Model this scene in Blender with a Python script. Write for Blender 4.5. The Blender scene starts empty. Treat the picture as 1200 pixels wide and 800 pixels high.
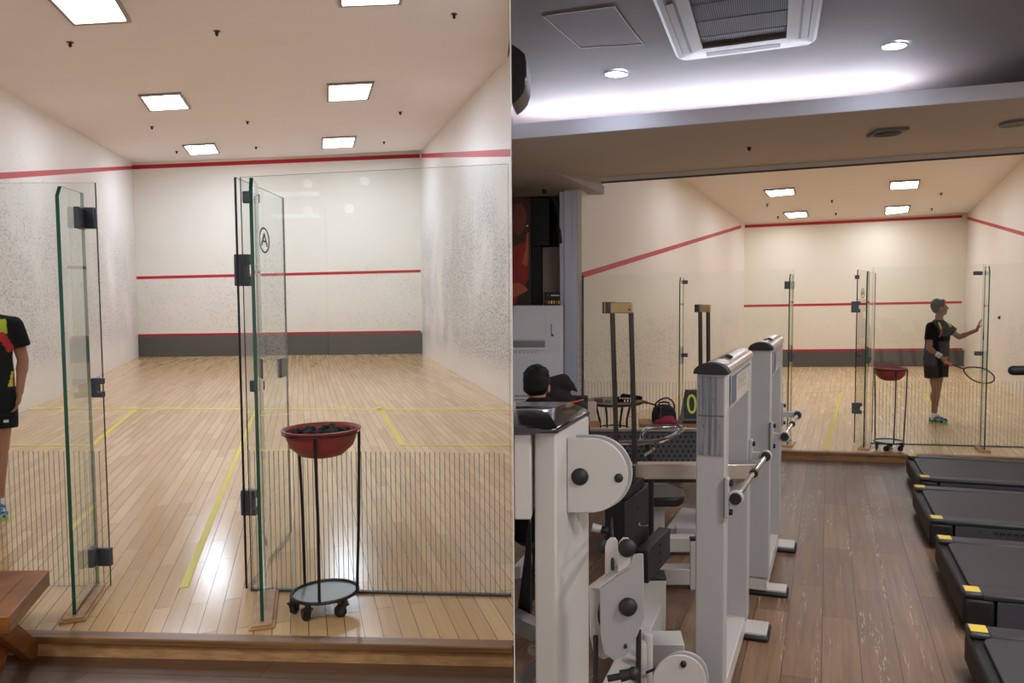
import bpy, bmesh, math, random
from mathutils import Vector as V, Matrix
random.seed(7)
C = bpy.context.scene.collection
# ------------------------------------------------------------------ camera constants (image taken as 1200 x 800)
FPX, PPX, HOR, CAMZ = 900.0, 700.0, 346.0, 1.6
PITCH = math.atan((400 - HOR) / FPX)
cP, sP = math.cos(PITCH), math.sin(PITCH)

def ray(x, y):
    u, v = (x - PPX) / FPX, (400 - y) / FPX
    return V((u, cP + v * sP, -sP + v * cP))
def P(x, y, Y):                       # point seen at (x, y) at world depth Y
    r = ray(x, y); k = Y / r.y
    return V((r.x * k, Y, CAMZ + r.z * k))
def F(x, y, z=0.0):                   # point seen at (x, y) on the level z
    r = ray(x, y); k = (z - CAMZ) / r.z
    return V((r.x * k, r.y * k, z))
def onwall(x, y, a, b):               # point seen at (x, y) on the upright plane through floor points a, b
    r = ray(x, y); n = V((-(b - a).y, (b - a).x, 0))
    k = (n.x * a.x + n.y * a.y) / (n.x * r.x + n.y * r.y)
    return V((r.x * k, r.y * k, CAMZ + r.z * k))
def zat(Y, y):                        # height seen at row y at depth Y
    return P(PPX, y, Y).z
def xy(p, z): return V((p.x, p.y, z))
def isect(a, d, b, e):                # 2d intersection a + t d , b + s e
    den = d.x * e.y - d.y * e.x
    t = ((b.x - a.x) * e.y - (b.y - a.y) * e.x) / den
    return V((a.x + d.x * t, a.y + d.y * t, a.z))

# ------------------------------------------------------------------ mesh builder
class MB:
    def __init__(s): s.v, s.f, s.m, s.uv = [], [], [], {}
    def add(s, vs, fs, m=0):
        b = len(s.v); s.v += [V(p) for p in vs]
        for f in fs: s.f.append(tuple(b + i for i in f)); s.m.append(m)
        return s
    def box8(s, p, m=0):              # p: 4 bottom (ccw), 4 top
        return s.add(p, [(3,2,1,0),(4,5,6,7),(0,1,5,4),(1,2,6,5),(2,3,7,6),(3,0,4,7)], m)
    def box(s, c, d, rz=0, M=None, m=0):
        hx, hy, hz = d[0]/2, d[1]/2, d[2]/2
        R = Matrix.Rotation(rz, 3, 'Z') if M is None else M
        q = [(-hx,-hy,-hz),(hx,-hy,-hz),(hx,hy,-hz),(-hx,hy,-hz),(-hx,-hy,hz),(hx,-hy,hz),(hx,hy,hz),(-hx,hy,hz)]
        return s.box8([V(c) + R @ V(k) for k in q], m)
    def lo(s, x0, x1, y0, y1, z0, z1, m=0):
        return s.box(((x0+x1)/2,(y0+y1)/2,(z0+z1)/2), (abs(x1-x0),abs(y1-y0),abs(z1-z0)), m=m)
    def prism(s, pts, off, m=0, ms=None):
        n = len(pts); off = V(off); pts = [V(p) for p in pts]
        b = len(s.v); s.v += pts + [p + off for p in pts]
        s.f.append(tuple(b + n - 1 - i for i in range(n))); s.m.append(m)
        s.f.append(tuple(b + n + i for i in range(n))); s.m.append(m)
        for i in range(n):
            j = (i + 1) % n
            s.f.append((b+i, b+j, b+n+j, b+n+i)); s.m.append(m if ms is None else ms)
        return s
    def tube(s, path, r, n=8, m=0, closed=False):
        path = [V(p) for p in path]; N = len(path); rings = []
        up = None
        for i, p in enumerate(path):
            if closed: t = path[(i+1) % N] - path[i-1]
            else: t = path[min(i+1, N-1)] - path[max(i-1, 0)]
            t.normalize()
            if up is None:
                up = V((0,0,1)) if abs(t.z) < .9 else V((1,0,0))
            a = t.cross(up).normalized(); bb = a.cross(t).normalized(); up = bb
            rr = r[i] if isinstance(r, (list, tuple)) else r
            rings.append([p + a*math.cos(2*math.pi*k/n)*rr + bb*math.sin(2*math.pi*k/n)*rr for k in range(n)])
        return s.skin(rings, m, closed)
    def skin(s, rings, m=0, closed=False, cap=True):
        n = len(rings[0]); b = len(s.v)
        for R in rings: s.v += [V(q) for q in R]
        N = len(rings)
        for i in range(N if closed else N - 1):
            i2 = (i+1) % N
            for k in range(n):
                k2 = (k+1) % n
                s.f.append((b+i*n+k, b+i*n+k2, b+i2*n+k2, b+i2*n+k)); s.m.append(m)
        if not closed and cap:
            s.f.append(tuple(b + n-1-k for k in range(n))); s.m.append(m)
            s.f.append(tuple(b + (N-1)*n + k for k in range(n))); s.m.append(m)
        return s
    def cyl(s, a, b, r, n=20, m=0, r2=None):
        return s.tube([a, b], [r, r if r2 is None else r2], n, m)
    def lathe(s, prof, c=(0,0,0), n=32, m=0, closed=False, sx=1, sy=1):
        c = V(c)
        rings = [[c + V((r*math.cos(2*math.pi*k/n)*sx, r*math.sin(2*math.pi*k/n)*sy, z)) for k in range(n)] for r, z in prof]
        return s.skin(rings, m, closed)
    def ball(s, c, r, m=0, n=14, M=None):
        c = V(c); r = (r, r, r) if not isinstance(r, (tuple, list)) else r
        h = n // 2; rings = []
        R = Matrix.Identity(3) if M is None else M
        for i in range(h + 1):
            th = math.pi * (i if 0 < i < h else (0.02 if i == 0 else h - .02)) / h
            rings.append([c + R @ V((r[0]*math.sin(th)*math.cos(2*math.pi*k/n), r[1]*math.sin(th)*math.sin(2*math.pi*k/n), -r[2]*math.cos(th))) for k in range(n)])
        return s.skin(rings, m)
    def cap(s, a, b, ra, rb, n=12, m=0):          # tapered capsule
        a, b = V(a), V(b); d = (b - a); L = d.length; d.normalize()
        path, rad = [], []
        for t in (-1, -.92, -.7, -.38, 0): path.append(a + d*ra*t); rad.append(max(ra*math.sqrt(max(0, 1-t*t)), ra*.06))
        for t in (0, .38, .7, .92, 1): path.append(b + d*rb*t); rad.append(max(rb*math.sqrt(max(0, 1-t*t)), rb*.06))
        return s.tube(path, rad, n, m)
    def quad(s, p, m=0): return s.add(p, [(0,1,2,3)], m)

MATS_LOC = {}
def rootm(o):
    return MATS_LOC.get(o.name, Matrix.Identity(4))
def finish(o, mats, smooth=True, bevel=0, seg=2, ang=35):
    me = o.data
    for m in (mats if isinstance(mats, (list, tuple)) else [mats]): me.materials.append(m)
    if smooth:
        for p in me.polygons: p.use_smooth = True
        me.set_sharp_from_angle(angle=math.radians(ang))
    if bevel:
        b = o.modifiers.new('edge', 'BEVEL'); b.width = bevel; b.segments = seg; b.limit_method = 'ANGLE'; b.angle_limit = math.radians(40)
        b.harden_normals = False
def mkobj(name, mb, mats, parent=None, world=False, loc=None, smooth=True, bevel=0, uvdir=None, fix=True):
    vs = mb.v
    if parent is not None and world:
        top = parent
        while top.parent: top = top.parent
        Mi = rootm(top).inverted(); vs = [Mi @ p for p in vs]
    o_loc = V((0,0,0))
    if loc is not None: o_loc = V(loc); vs = [p - o_loc for p in vs]
    me = bpy.data.meshes.new(name); me.from_pydata([tuple(p) for p in vs], [], mb.f)
    for p, mi in zip(me.polygons, mb.m): p.material_index = mi
    if fix:
        bm = bmesh.new(); bm.from_mesh(me); bmesh.ops.recalc_face_normals(bm, faces=bm.faces); bm.to_mesh(me); bm.free()
    if uvdir is not None:
        d = V((uvdir[0], uvdir[1], 0)).normalized(); c = V((d.y, -d.x, 0))
        uvl = me.uv_layers.new(name='UVMap')
        for p in me.polygons:
            for li in p.loop_indices:
                co = me.vertices[me.loops[li].vertex_index].co + o_loc
                uvl.data[li].uv = (co.dot(d), co.dot(c))
    o = bpy.data.objects.new(name, me); C.objects.link(o)
    o.location = o_loc
    if parent is not None: o.parent = parent
    finish(o, mats, smooth, bevel)
    return o
def tag(o, label=None, cat=None, group=None, kind=None):
    if label: o['label'] = label
    if cat: o['category'] = cat
    if group: o['group'] = group
    if kind: o['kind'] = kind
    return o
def thing(name, label, cat, loc=(0,0,0), rz=0, group=None):
    o = bpy.data.objects.new(name, None); C.objects.link(o); o.empty_display_size = .1
    o.location = loc; o.rotation_euler = (0, 0, rz)
    MATS_LOC[o.name] = Matrix.Translation(V(loc)) @ Matrix.Rotation(rz, 4, 'Z')
    return tag(o, label, cat, group)
def part(name, mb, mats, parent, world=False, label=None, bevel=0, smooth=True, kind=None):
    o = mkobj(name, mb, mats, parent, world, None, smooth, bevel)
    if label: o['label'] = label
    if kind: o['kind'] = kind
    return o
def solo(name, mb, mats, label, cat, group=None, bevel=0, smooth=True, kind=None):
    n = len(mb.v); lo = min(p.z for p in mb.v)
    c = sum(mb.v, V((0,0,0))) / n; c.z = lo
    o = mkobj(name, mb, mats, None, False, c, smooth, bevel)
    return tag(o, label, cat, group, kind)
def struct(name, mb, mats, uvdir=None, smooth=False, bevel=0):
    o = mkobj(name, mb, mats, None, False, None, smooth, bevel, uvdir)
    o['kind'] = 'structure'; return o
def copy_tree(o, parent=None):
    c = o.copy(); C.objects.link(c)
    if parent is not None: c.parent = parent
    for ch in list(o.children): copy_tree(ch, c)
    return c
def textmesh(body, size, extrude=.001):
    cu = bpy.data.curves.new('txt', 'FONT'); cu.body = body; cu.size = size; cu.extrude = extrude
    cu.align_x = 'CENTER'; cu.align_y = 'CENTER'
    t = bpy.data.objects.new('txt', cu); C.objects.link(t)
    bpy.context.view_layer.update()
    me = bpy.data.meshes.new_from_object(t.evaluated_get(bpy.context.evaluated_depsgraph_get()))
    mb = MB(); mb.v = [v.co.copy() for v in me.vertices]; mb.f = [tuple(p.vertices) for p in me.polygons]; mb.m = [0]*len(mb.f)
    bpy.data.objects.remove(t); bpy.data.curves.remove(cu); bpy.data.meshes.remove(me)
    return mb
def xf(mb, M):
    mb.v = [M @ p for p in mb.v]; return mb
def remesh(mb, voxel, smooth=4):
    me = bpy.data.meshes.new('tmp'); me.from_pydata([tuple(p) for p in mb.v], [], mb.f)
    bm = bmesh.new(); bm.from_mesh(me); bmesh.ops.recalc_face_normals(bm, faces=bm.faces); bm.to_mesh(me); bm.free()
    o = bpy.data.objects.new('tmp', me); C.objects.link(o)
    r = o.modifiers.new('r', 'REMESH'); r.mode = 'VOXEL'; r.voxel_size = voxel
    if smooth:
        s = o.modifiers.new('s', 'SMOOTH'); s.iterations = smooth; s.factor = .5
    bpy.context.view_layer.update()
    m2 = bpy.data.meshes.new_from_object(o.evaluated_get(bpy.context.evaluated_depsgraph_get()))
    out = MB(); out.v = [v.co.copy() for v in m2.vertices]; out.f = [tuple(p.vertices) for p in m2.polygons]; out.m = [0]*len(out.f)
    bpy.data.objects.remove(o); bpy.data.meshes.remove(me); bpy.data.meshes.remove(m2)
    return out

# ------------------------------------------------------------------ materials
def lin(c):
    c = [x/255 for x in c]
    return tuple(x/12.92 if x <= .04045 else ((x+.055)/1.055)**2.4 for x in c) + (1,)
def mat(name, col, rough=.5, metal=0, spec=.5, em=None, es=0, var=0, vs=8, bump=0, coat=0):
    m = bpy.data.materials.new(name); m.use_nodes = True; nt = m.node_tree; b = nt.nodes['Principled BSDF']
    c = lin(col)
    b.inputs['Base Color'].default_value = c; b.inputs['Roughness'].default_value = rough; b.inputs['Metallic'].default_value = metal
    b.inputs['Specular IOR Level'].default_value = spec
    if coat: b.inputs['Coat Weight'].default_value = coat; b.inputs['Coat Roughness'].default_value = .05
    if em: b.inputs['Emission Color'].default_value = lin(em); b.inputs['Emission Strength'].default_value = es
    if var or bump:
        tc = nt.nodes.new('ShaderNodeTexCoord'); nz = nt.nodes.new('ShaderNodeTexNoise'); nz.inputs['Scale'].default_value = vs; nz.inputs['Detail'].default_value = 5
        nt.links.new(tc.outputs['Object'], nz.inputs['Vector'])
        if var:
            mx = nt.nodes.new('ShaderNodeMix'); mx.data_type = 'RGBA'
            mx.inputs[6].default_value = tuple(x*(1-var) for x in c[:3]) + (1,); mx.inputs[7].default_value = tuple(min(1, x*(1+var)) for x in c[:3]) + (1,)
            nt.links.new(nz.outputs['Fac'], mx.inputs[0]); nt.links.new(mx.outputs[2], b.inputs['Base Color'])
        if bump:
            bp = nt.nodes.new('ShaderNodeBump'); bp.inputs['Strength'].default_value = bump; bp.inputs['Distance'].default_value = .01
            nt.links.new(nz.outputs['Fac'], bp.inputs['Height']); nt.links.new(bp.outputs[0], b.inputs['Normal'])
    return m
def N(nt, t, **kw):
    n = nt.nodes.new(t)
    for k, v in kw.items(): setattr(n, k, v)
    return n
def mth(nt, op, a, b=None, c=None):
    n = nt.nodes.new('ShaderNodeMath'); n.operation = op
    for i, x in enumerate((a, b, c)):
        if x is None: continue
        if isinstance(x, (int, float)): n.inputs[i].default_value = x
        else: nt.links.new(x, n.inputs[i])
    return n.outputs[0]
def mixc(nt, fac, a, b):
    n = nt.nodes.new('ShaderNodeMix'); n.data_type = 'RGBA'
    for i, x in ((0, fac), (6, a), (7, b)):
        if isinstance(x, (int, float, tuple)): n.inputs[i].default_value = x
        else: nt.links.new(x, n.inputs[i])
    return n.outputs[2]
def ramp(nt, x, lo, hi):
    n = nt.nodes.new('ShaderNodeMapRange'); n.interpolation_type = 'SMOOTHSTEP'
    n.inputs[1].default_value = lo; n.inputs[2].default_value = hi; nt.links.new(x, n.inputs[0]); return n.outputs[0]
def wall_mat(name, col, amount, scale=1.0, z0=.3, z1=2.6, rough=.55, marks=True):
    m = mat(name, col, rough); nt = m.node_tree; b = nt.nodes['Principled BSDF']
    tc = N(nt, 'ShaderNodeTexCoord'); geo = tc.outputs['Object']
    sep = N(nt, 'ShaderNodeSeparateXYZ'); nt.links.new(geo, sep.inputs[0])
    col_l = lin(col)
    big = N(nt, 'ShaderNodeTexNoise'); big.inputs['Scale'].default_value = .8; big.inputs['Detail'].default_value = 3; nt.links.new(geo, big.inputs['Vector'])
    base = mixc(nt, big.outputs['Fac'], tuple(x*.95 for x in col_l[:3])+(1,), tuple(min(1,x*1.03) for x in col_l[:3])+(1,))
    if amount > 0:
        mp = N(nt, 'ShaderNodeMapping'); nt.links.new(geo, mp.inputs[0]); mp.inputs['Rotation'].default_value = (.7, .5, .3); mp.inputs['Scale'].default_value = (25/scale, 25/scale, 17/scale)
        fine = N(nt, 'ShaderNodeTexNoise'); fine.inputs['Scale'].default_value = 1; fine.inputs['Detail'].default_value = 3; fine.inputs['Roughness'].default_value = .7; nt.links.new(mp.outputs[0], fine.inputs['Vector'])
        mp2 = N(nt, 'ShaderNodeMapping'); nt.links.new(geo, mp2.inputs[0]); mp2.inputs['Rotation'].default_value = (-.6, -.8, .2); mp2.inputs['Scale'].default_value = (18/scale, 18/scale, 30/scale)
        fine2 = N(nt, 'ShaderNodeTexNoise'); fine2.inputs['Scale'].default_value = 1; fine2.inputs['Detail'].default_value = 2; nt.links.new(mp2.outputs[0], fine2.inputs['Vector'])
        md = N(nt, 'ShaderNodeTexNoise'); md.inputs['Scale'].default_value = .55; md.inputs['Detail'].default_value = 4; nt.links.new(geo, md.inputs['Vector'])
        hlo = ramp(nt, sep.outputs[2], z0, z0 + .6); hhi = mth(nt, 'SUBTRACT', 1.0, ramp(nt, sep.outputs[2], z1*.55, z1))
        dens = mth(nt, 'MULTIPLY', mth(nt, 'MULTIPLY', hlo, hhi), ramp(nt, md.outputs['Fac'], .22, .60))
        thr = mth(nt, 'SUBTRACT', .70, mth(nt, 'MULTIPLY', dens, .145))
        mk = mth(nt, 'MULTIPLY', mth(nt, 'SUBTRACT', fine.outputs['Fac'], thr), 14); mk.node.use_clamp = True
        mk2 = mth(nt, 'MULTIPLY', mth(nt, 'SUBTRACT', fine2.outputs['Fac'], thr), 14); mk2.node.use_clamp = True
        mkk = mth(nt, 'MULTIPLY', mth(nt, 'MAXIMUM', mk, mk2), amount)
        haze = mth(nt, 'MULTIPLY', dens, amount*.30)
        base = mixc(nt, haze, base, lin((150,148,150)))
        base = mixc(nt, mkk, base, lin((104,102,108)))
    nt.links.new(base, b.inputs['Base Color'])
    return m
def plank_mat(name, c1, c2, mortar, w, row, msize, rough, grain=.12, flakes=0, fine=(2.2, 60), seed=0, rvar=.06):
    m = mat(name, c1, rough); nt = m.node_tree; b = nt.nodes['Principled BSDF']
    uv = N(nt, 'ShaderNodeUVMap')
    br = N(nt, 'ShaderNodeTexBrick'); nt.links.new(uv.outputs[0], br.inputs['Vector'])
    br.inputs['Color1'].default_value = lin(c1); br.inputs['Color2'].default_value = lin(c2); br.inputs['Mortar'].default_value = lin(mortar)
    br.inputs['Scale'].default_value = 1; br.inputs['Brick Width'].default_value = w; br.inputs['Row Height'].default_value = row
    br.inputs['Mortar Size'].default_value = msize; br.inputs['Mortar Smooth'].default_value = .3; br.inputs['Bias'].default_value = -.1
    br.offset = .37; br.offset_frequency = 2
    mp = N(nt, 'ShaderNodeMapping'); nt.links.new(uv.outputs[0], mp.inputs[0]); mp.inputs['Scale'].default_value = (fine[0], fine[1], 1)
    nz = N(nt, 'ShaderNodeTexNoise'); nz.inputs['Scale'].default_value = 1; nz.inputs['Detail'].default_value = 6; nz.inputs['Roughness'].default_value = .65; nt.links.new(mp.outputs[0], nz.inputs['Vector'])
    g = mth(nt, 'MULTIPLY', mth(nt, 'SUBTRACT', nz.outputs['Fac'], .5), grain*4)
    hs = N(nt, 'ShaderNodeHueSaturation'); nt.links.new(br.outputs['Color'], hs.inputs['Color']); nt.links.new(mth(nt, 'ADD', g, 1.0), hs.inputs['Value'])
    col = hs.outputs[0]
    if flakes:
        mp2 = N(nt, 'ShaderNodeMapping'); nt.links.new(uv.outputs[0], mp2.inputs[0]); mp2.inputs['Scale'].default_value = (9, 85, 1)
        n2 = N(nt, 'ShaderNodeTexNoise'); n2.inputs['Scale'].default_value = 1; n2.inputs['Detail'].default_value = 6; n2.inputs['Roughness'].default_value = .7; nt.links.new(mp2.outputs[0], n2.inputs['Vector'])
        mp3 = N(nt, 'ShaderNodeMapping'); nt.links.new(uv.outputs[0], mp3.inputs[0]); mp3.inputs['Scale'].default_value = (.8, 15, 1)
        n3 = N(nt, 'ShaderNodeTexNoise'); n3.inputs['Scale'].default_value = 1; n3.inputs['Detail'].default_value = 2; nt.links.new(mp3.outputs[0], n3.inputs['Vector'])
        fl = mth(nt, 'MULTIPLY', ramp(nt, n2.outputs['Fac'], .52, .64), ramp(nt, n3.outputs['Fac'], .54, .68))
        col = mixc(nt, mth(nt, 'MULTIPLY', fl, flakes), col, lin((205,188,172)))
    nt.links.new(col, b.inputs['Base Color'])
    r = mth(nt, 'ADD', mth(nt, 'MULTIPLY', nz.outputs['Fac'], rvar*2), rough - rvar); nt.links.new(r, b.inputs['Roughness'])
    bp = N(nt, 'ShaderNodeBump'); bp.inputs['Strength'].default_value = .15; bp.inputs['Distance'].default_value = .002; bp.invert = True
    nt.links.new(br.outputs['Fac'], bp.inputs['Height']); nt.links.new(bp.outputs[0], b.inputs['Normal'])
    return m
def wood_mat(name, c1, c2, rough=.4, scale=(3, 40, 40)):
    m = mat(name, c1, rough); nt = m.node_tree; b = nt.nodes['Principled BSDF']
    tc = N(nt, 'ShaderNodeTexCoord'); mp = N(nt, 'ShaderNodeMapping'); nt.links.new(tc.outputs['Object'], mp.inputs[0]); mp.inputs['Scale'].default_value = scale
    nz = N(nt, 'ShaderNodeTexNoise'); nz.inputs['Scale'].default_value = 1; nz.inputs['Detail'].default_value = 5; nt.links.new(mp.outputs[0], nz.inputs['Vector'])
    nt.links.new(mixc(nt, ramp(nt, nz.outputs['Fac'], .3, .7), lin(c1), lin(c2)), b.inputs['Base Color'])
    return m
def glass_mat(name, tint, refl=1.0):
    m = bpy.data.materials.new(name); m.use_nodes = True; nt = m.node_tree; nt.nodes.clear()
    out = N(nt, 'ShaderNodeOutputMaterial'); mx = N(nt, 'ShaderNodeMixShader'); tr = N(nt, 'ShaderNodeBsdfTransparent'); gl = N(nt, 'ShaderNodeBsdfGlossy')
    tr.inputs['Color'].default_value = tint + (1,); gl.inputs['Roughness'].default_value = 0.0; gl.inputs['Color'].default_value = (refl, refl, refl, 1)
    fr = N(nt, 'ShaderNodeFresnel'); fr.inputs['IOR'].default_value = 1.5
    gm = N(nt, 'ShaderNodeNewGeometry'); fr2 = mth(nt, 'MULTIPLY', fr.outputs[0], mth(nt, 'SUBTRACT', 1.0, gm.outputs['Backfacing']))
    nt.links.new(fr2, mx.inputs[0]); nt.links.new(tr.outputs[0], mx.inputs[1]); nt.links.new(gl.outputs[0], mx.inputs[2]); nt.links.new(mx.outputs[0], out.inputs[0])
    return m
def emit_mat(name, col, s):
    m = bpy.data.materials.new(name); m.use_nodes = True; nt = m.node_tree; nt.nodes.clear()
    out = N(nt, 'ShaderNodeOutputMaterial'); e = N(nt, 'ShaderNodeEmission'); e.inputs[0].default_value = lin(col); e.inputs[1].default_value = s
    nt.links.new(e.outputs[0], out.inputs[0]); return m
M = {}
M['wall_side'] = wall_mat('court side wall paint', (236,231,226), .62, .75, .2, 4.2, .5)
M['wall_side_r'] = wall_mat('worn court side wall paint', (236,232,228), .85, .8, .1, 4.6, .42)
M['wall_front'] = wall_mat('court front wall paint', (236,232,222), .16, 1.2, .3, 3.2, .5)
M['wall_court2'] = wall_mat('second court wall paint', (238,230,219), .36, .8, -.1, 1.7, .5)
M['wall_court2f'] = wall_mat('second court front paint', (238,232,216), .08, 1.0, -.1, 1.6, .5)
M['court_ceiling'] = mat('court ceiling paint', (230,224,224), .7, var=.03, vs=1.5)
M['court2_ceiling'] = mat('second court ceiling paint', (228,217,206), .7, var=.03, vs=1.5)
M['gym_ceiling'] = mat('gym ceiling paint', (118,111,110), .75, var=.04, vs=2)
M['soffit'] = mat('soffit paint', (204,190,180), .7, var=.04, vs=2)
M['fascia'] = mat('fascia paint', (214,214,224), .6)
M['plain'] = mat('white wall paint', (225,222,218), .6)
M['maple'] = plank_mat('maple court boards', (221,184,134), (202,162,112), (96,66,42), 1.1, .082, .0022, .17, .09, 0, (1.6, 45))
M['maple2'] = plank_mat('pale maple court boards', (230,201,157), (219,187,141), (146,112,76), 1.1, .095, .0022, .26, .07, 0, (1.6, 45))
M['brown'] = plank_mat('worn brown floor boards', (126,97,74), (94,69,52), (46,32,24), 1.25, .19, .0025, .40, .42, .85, (1.4, 26), (1.8, 38))
M['brown_d'] = plank_mat('dark brown floor boards', (122,92,70), (96,70,52), (44,32,24), 1.25, .19, .0025, .38, .16, .2, (1.8, 38))
M['nosing'] = wood_mat('step wood', (150,110,70), (118,82,52), .35, (2, 30, 60))
M['rail_wood'] = wood_mat('rail wood', (206,164,116), (176,134,90), .35, (10, 10, 40))
M['bench_wood'] = wood_mat('bench wood', (158,96,44), (120,68,30), .35, (10, 3, 40))
M['bench_wood2'] = wood_mat('light bench wood', (176,122,74), (146,98,58), .4, (3, 20, 40))
M['red'] = mat('red line tape', (190,28,44), .45)
M['yellow'] = mat('yellow line tape', (226,208,62), .45)
M['tin'] = mat('grey tin board', (88,86,84), .4, var=.06, vs=3)
M['glass'] = glass_mat('court glass', (.965, .98, .97))
M['glass_edge'] = mat('green glass edge', (18,84,66), .15, spec=.7)
M['glass_fin'] = glass_mat('thick green tinted glass', (.90,.945,.925))
M['glass_dark'] = mat('black glass edge seal', (14,20,20), .3)
M['stripe'] = bpy.data.materials.new('frosted stripe'); M['stripe'].use_nodes = True
_nt = M['stripe'].node_tree; _mx = N(_nt,'ShaderNodeMixShader'); _tr = N(_nt,'ShaderNodeBsdfTransparent'); _mx.inputs[0].default_value = .5
_nt.nodes['Principled BSDF'].inputs['Base Color'].default_value = lin((150,150,150))
_nt.links.new(_tr.outputs[0], _mx.inputs[1]); _nt.links.new(_nt.nodes['Principled BSDF'].outputs[0], _mx.inputs[2]); _nt.links.new(_mx.outputs[0], _nt.nodes['Material Output'].inputs[0])
M['clamp'] = mat('dark clamp metal', (88,91,102), .4, .35, var=.06, vs=30)
M['lock'] = mat('brushed lock plate', (120,124,124), .4, .8)
M['black'] = mat('black rubber', (20,20,22), .55, var=.15, vs=40)
M['blackgloss'] = mat('black gloss plastic', (14,14,18), .12, coat=.6)
M['blackpad'] = mat('black vinyl pad', (24,24,28), .4, bump=.15, vs=120)
M['blackmetal'] = mat('black painted metal', (24,23,24), .4)
M['ink'] = mat('black ink', (24,26,28), .5)
M['dsteel'] = mat('dark steel rod', (70,66,64), .3, .75)
M['tray'] = mat('galvanised tray', (138,140,138), .38, .6, var=.12, vs=14)
M['bowl'] = mat('red plastic basin', (156,66,62), .4, var=.05, vs=20)
M['ball'] = mat('black squash ball', (22,22,24), .6)
M['white'] = mat('white machine paint', (184,180,178), .35, var=.025, vs=6)
M['midgrey'] = mat('mid grey machine paint', (150,150,153), .35, var=.03, vs=6)
M['grey'] = mat('grey machine paint', (166,165,167), .35, var=.03, vs=6)
M['steel'] = mat('brushed steel', (196,190,184), .28, .9, var=.05, vs=25)
M['chrome'] = mat('chrome', (225,225,228), .08, 1)
M['brass'] = mat('brass block', (168,146,106), .35, .6, var=.15, vs=60)
M['perf'] = mat('dark perforated metal', (92,92,98), .4, .3)
M['perf_hole'] = mat('panel hole', (36,36,40), .8)
M['skin'] = mat('skin', (176,124,98), .5, var=.05, vs=20)
M['skin_d'] = mat('tanned skin', (150,102,80), .5, var=.05, vs=20)
M['hair'] = mat('black hair', (12,11,12), .6, spec=.25, var=.3, vs=90, bump=.6)
M['hair2'] = mat('dark grey brown hair', (52,48,46), .55, var=.3, vs=90, bump=.6)
M['shirt'] = mat('black sports cloth', (13,13,16), .85, spec=.2, var=.15, vs=15)
M['neon'] = mat('neon yellow cloth', (196,214,40), .7)
M['redcloth'] = mat('red cloth', (196,36,44), .7)
M['pink'] = mat('dusky pink cloth', (158,54,80), .85, var=.15, vs=15)
M['whitecloth'] = mat('white cloth', (230,230,230), .8)
M['blueshoe'] = mat('blue patterned shoe', (36,74,140), .55)
_nt = M['blueshoe'].node_tree; _tc = N(_nt,'ShaderNodeTexCoord'); _nz = N(_nt,'ShaderNodeTexNoise'); _nz.inputs['Scale'].default_value = 28; _nt.links.new(_tc.outputs['Object'], _nz.inputs['Vector'])
_nt.links.new(mixc(_nt, ramp(_nt, _nz.outputs['Fac'], .50, .58), mixc(_nt, ramp(_nt, _nz.outputs['Fac'], .38, .46), lin((22,30,52)), lin((40,84,150))), lin((176,204,190))), _nt.nodes['Principled BSDF'].inputs['Base Color'])
M['limesole'] = mat('lime sole', (170,200,90), .6)
M['orange'] = mat('orange grip', (240,96,44), .6)
M['yellabel'] = mat('yellow warning label', (228,196,70), .5, var=.06, vs=60)
M['belt'] = mat('treadmill belt', (52,52,55), .55, var=.1, vs=9)
M['tmrail'] = mat('treadmill side rail', (44,44,49), .42, var=.06, vs=6)
M['tmside'] = mat('treadmill side cover', (66,65,74), .45)
M['acwhite'] = mat('white appliance shell', (214,216,224), .35)
M['acgrey'] = mat('grey vent strip', (130,132,138), .5)
M['pilaster'] = mat('pale blue grey column', (196,202,222), .35, .2)
M['beige'] = mat('beige cabinet', (196,180,172), .6)
M['dark'] = mat('dark panel', (22,20,22), .4)
M['dgrey'] = mat('dark grey plastic', (70,72,74), .5)
M['lime'] = mat('yellow green digit', (200,210,70), .5)
M['navy'] = mat('dark navy bag', (22,26,36), .7, var=.2, vs=20)
M['maroon'] = mat('maroon racket grip', (120,28,40), .6)
M['navyfab'] = mat('dark jacket cloth', (36,28,32), .85, var=.25, vs=18, bump=.4)
M['orangetrim'] = mat('orange piping', (200,84,40), .7)
M['strings'] = mat('pale racket strings', (222,222,200), .5)
M['acpanel'] = mat('air conditioner panel', (124,115,108), .5)
M['silver'] = mat('silver ring', (200,198,200), .25, .8)
M['panel_lit'] = emit_mat('court light diffuser', (226,238,255), 1)
M['panel2_lit'] = emit_mat('second court light diffuser', (240,244,255), 1)
M['down_lit'] = emit_mat('downlight lamp', (226,236,255), 1)
M['cove_lit'] = emit_mat('cove lamp tube', (232,236,255), 1)
M['reflection_lit'] = emit_mat('added reflection lamp', (240,246,255), 3)
M['lframe'] = mat('grey light frame', (150,140,136), .5)
EXPO = 0.0
# ================================================================== PARTITION between the two halves
PD = ray(600, 346); PD = V((PD.x / PD.y, 1, 0))              # runs straight away from the viewer's left
def part_at(Y, off=0.0): return V((PD.x * Y + off, Y, 0))
T = .0011
pa, pb = part_at(1.75), part_at(24)
b = MB(); b.prism([V((pa.x-T, pa.y, -.25)), V((pa.x+T, pa.y, -.25)), V((pb.x+T, pb.y, -.25)), V((pb.x-T, pb.y, -.25))], (0,0,6.6))
struct('wall_middle', b, M['plain'])
GAP = .004
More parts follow.
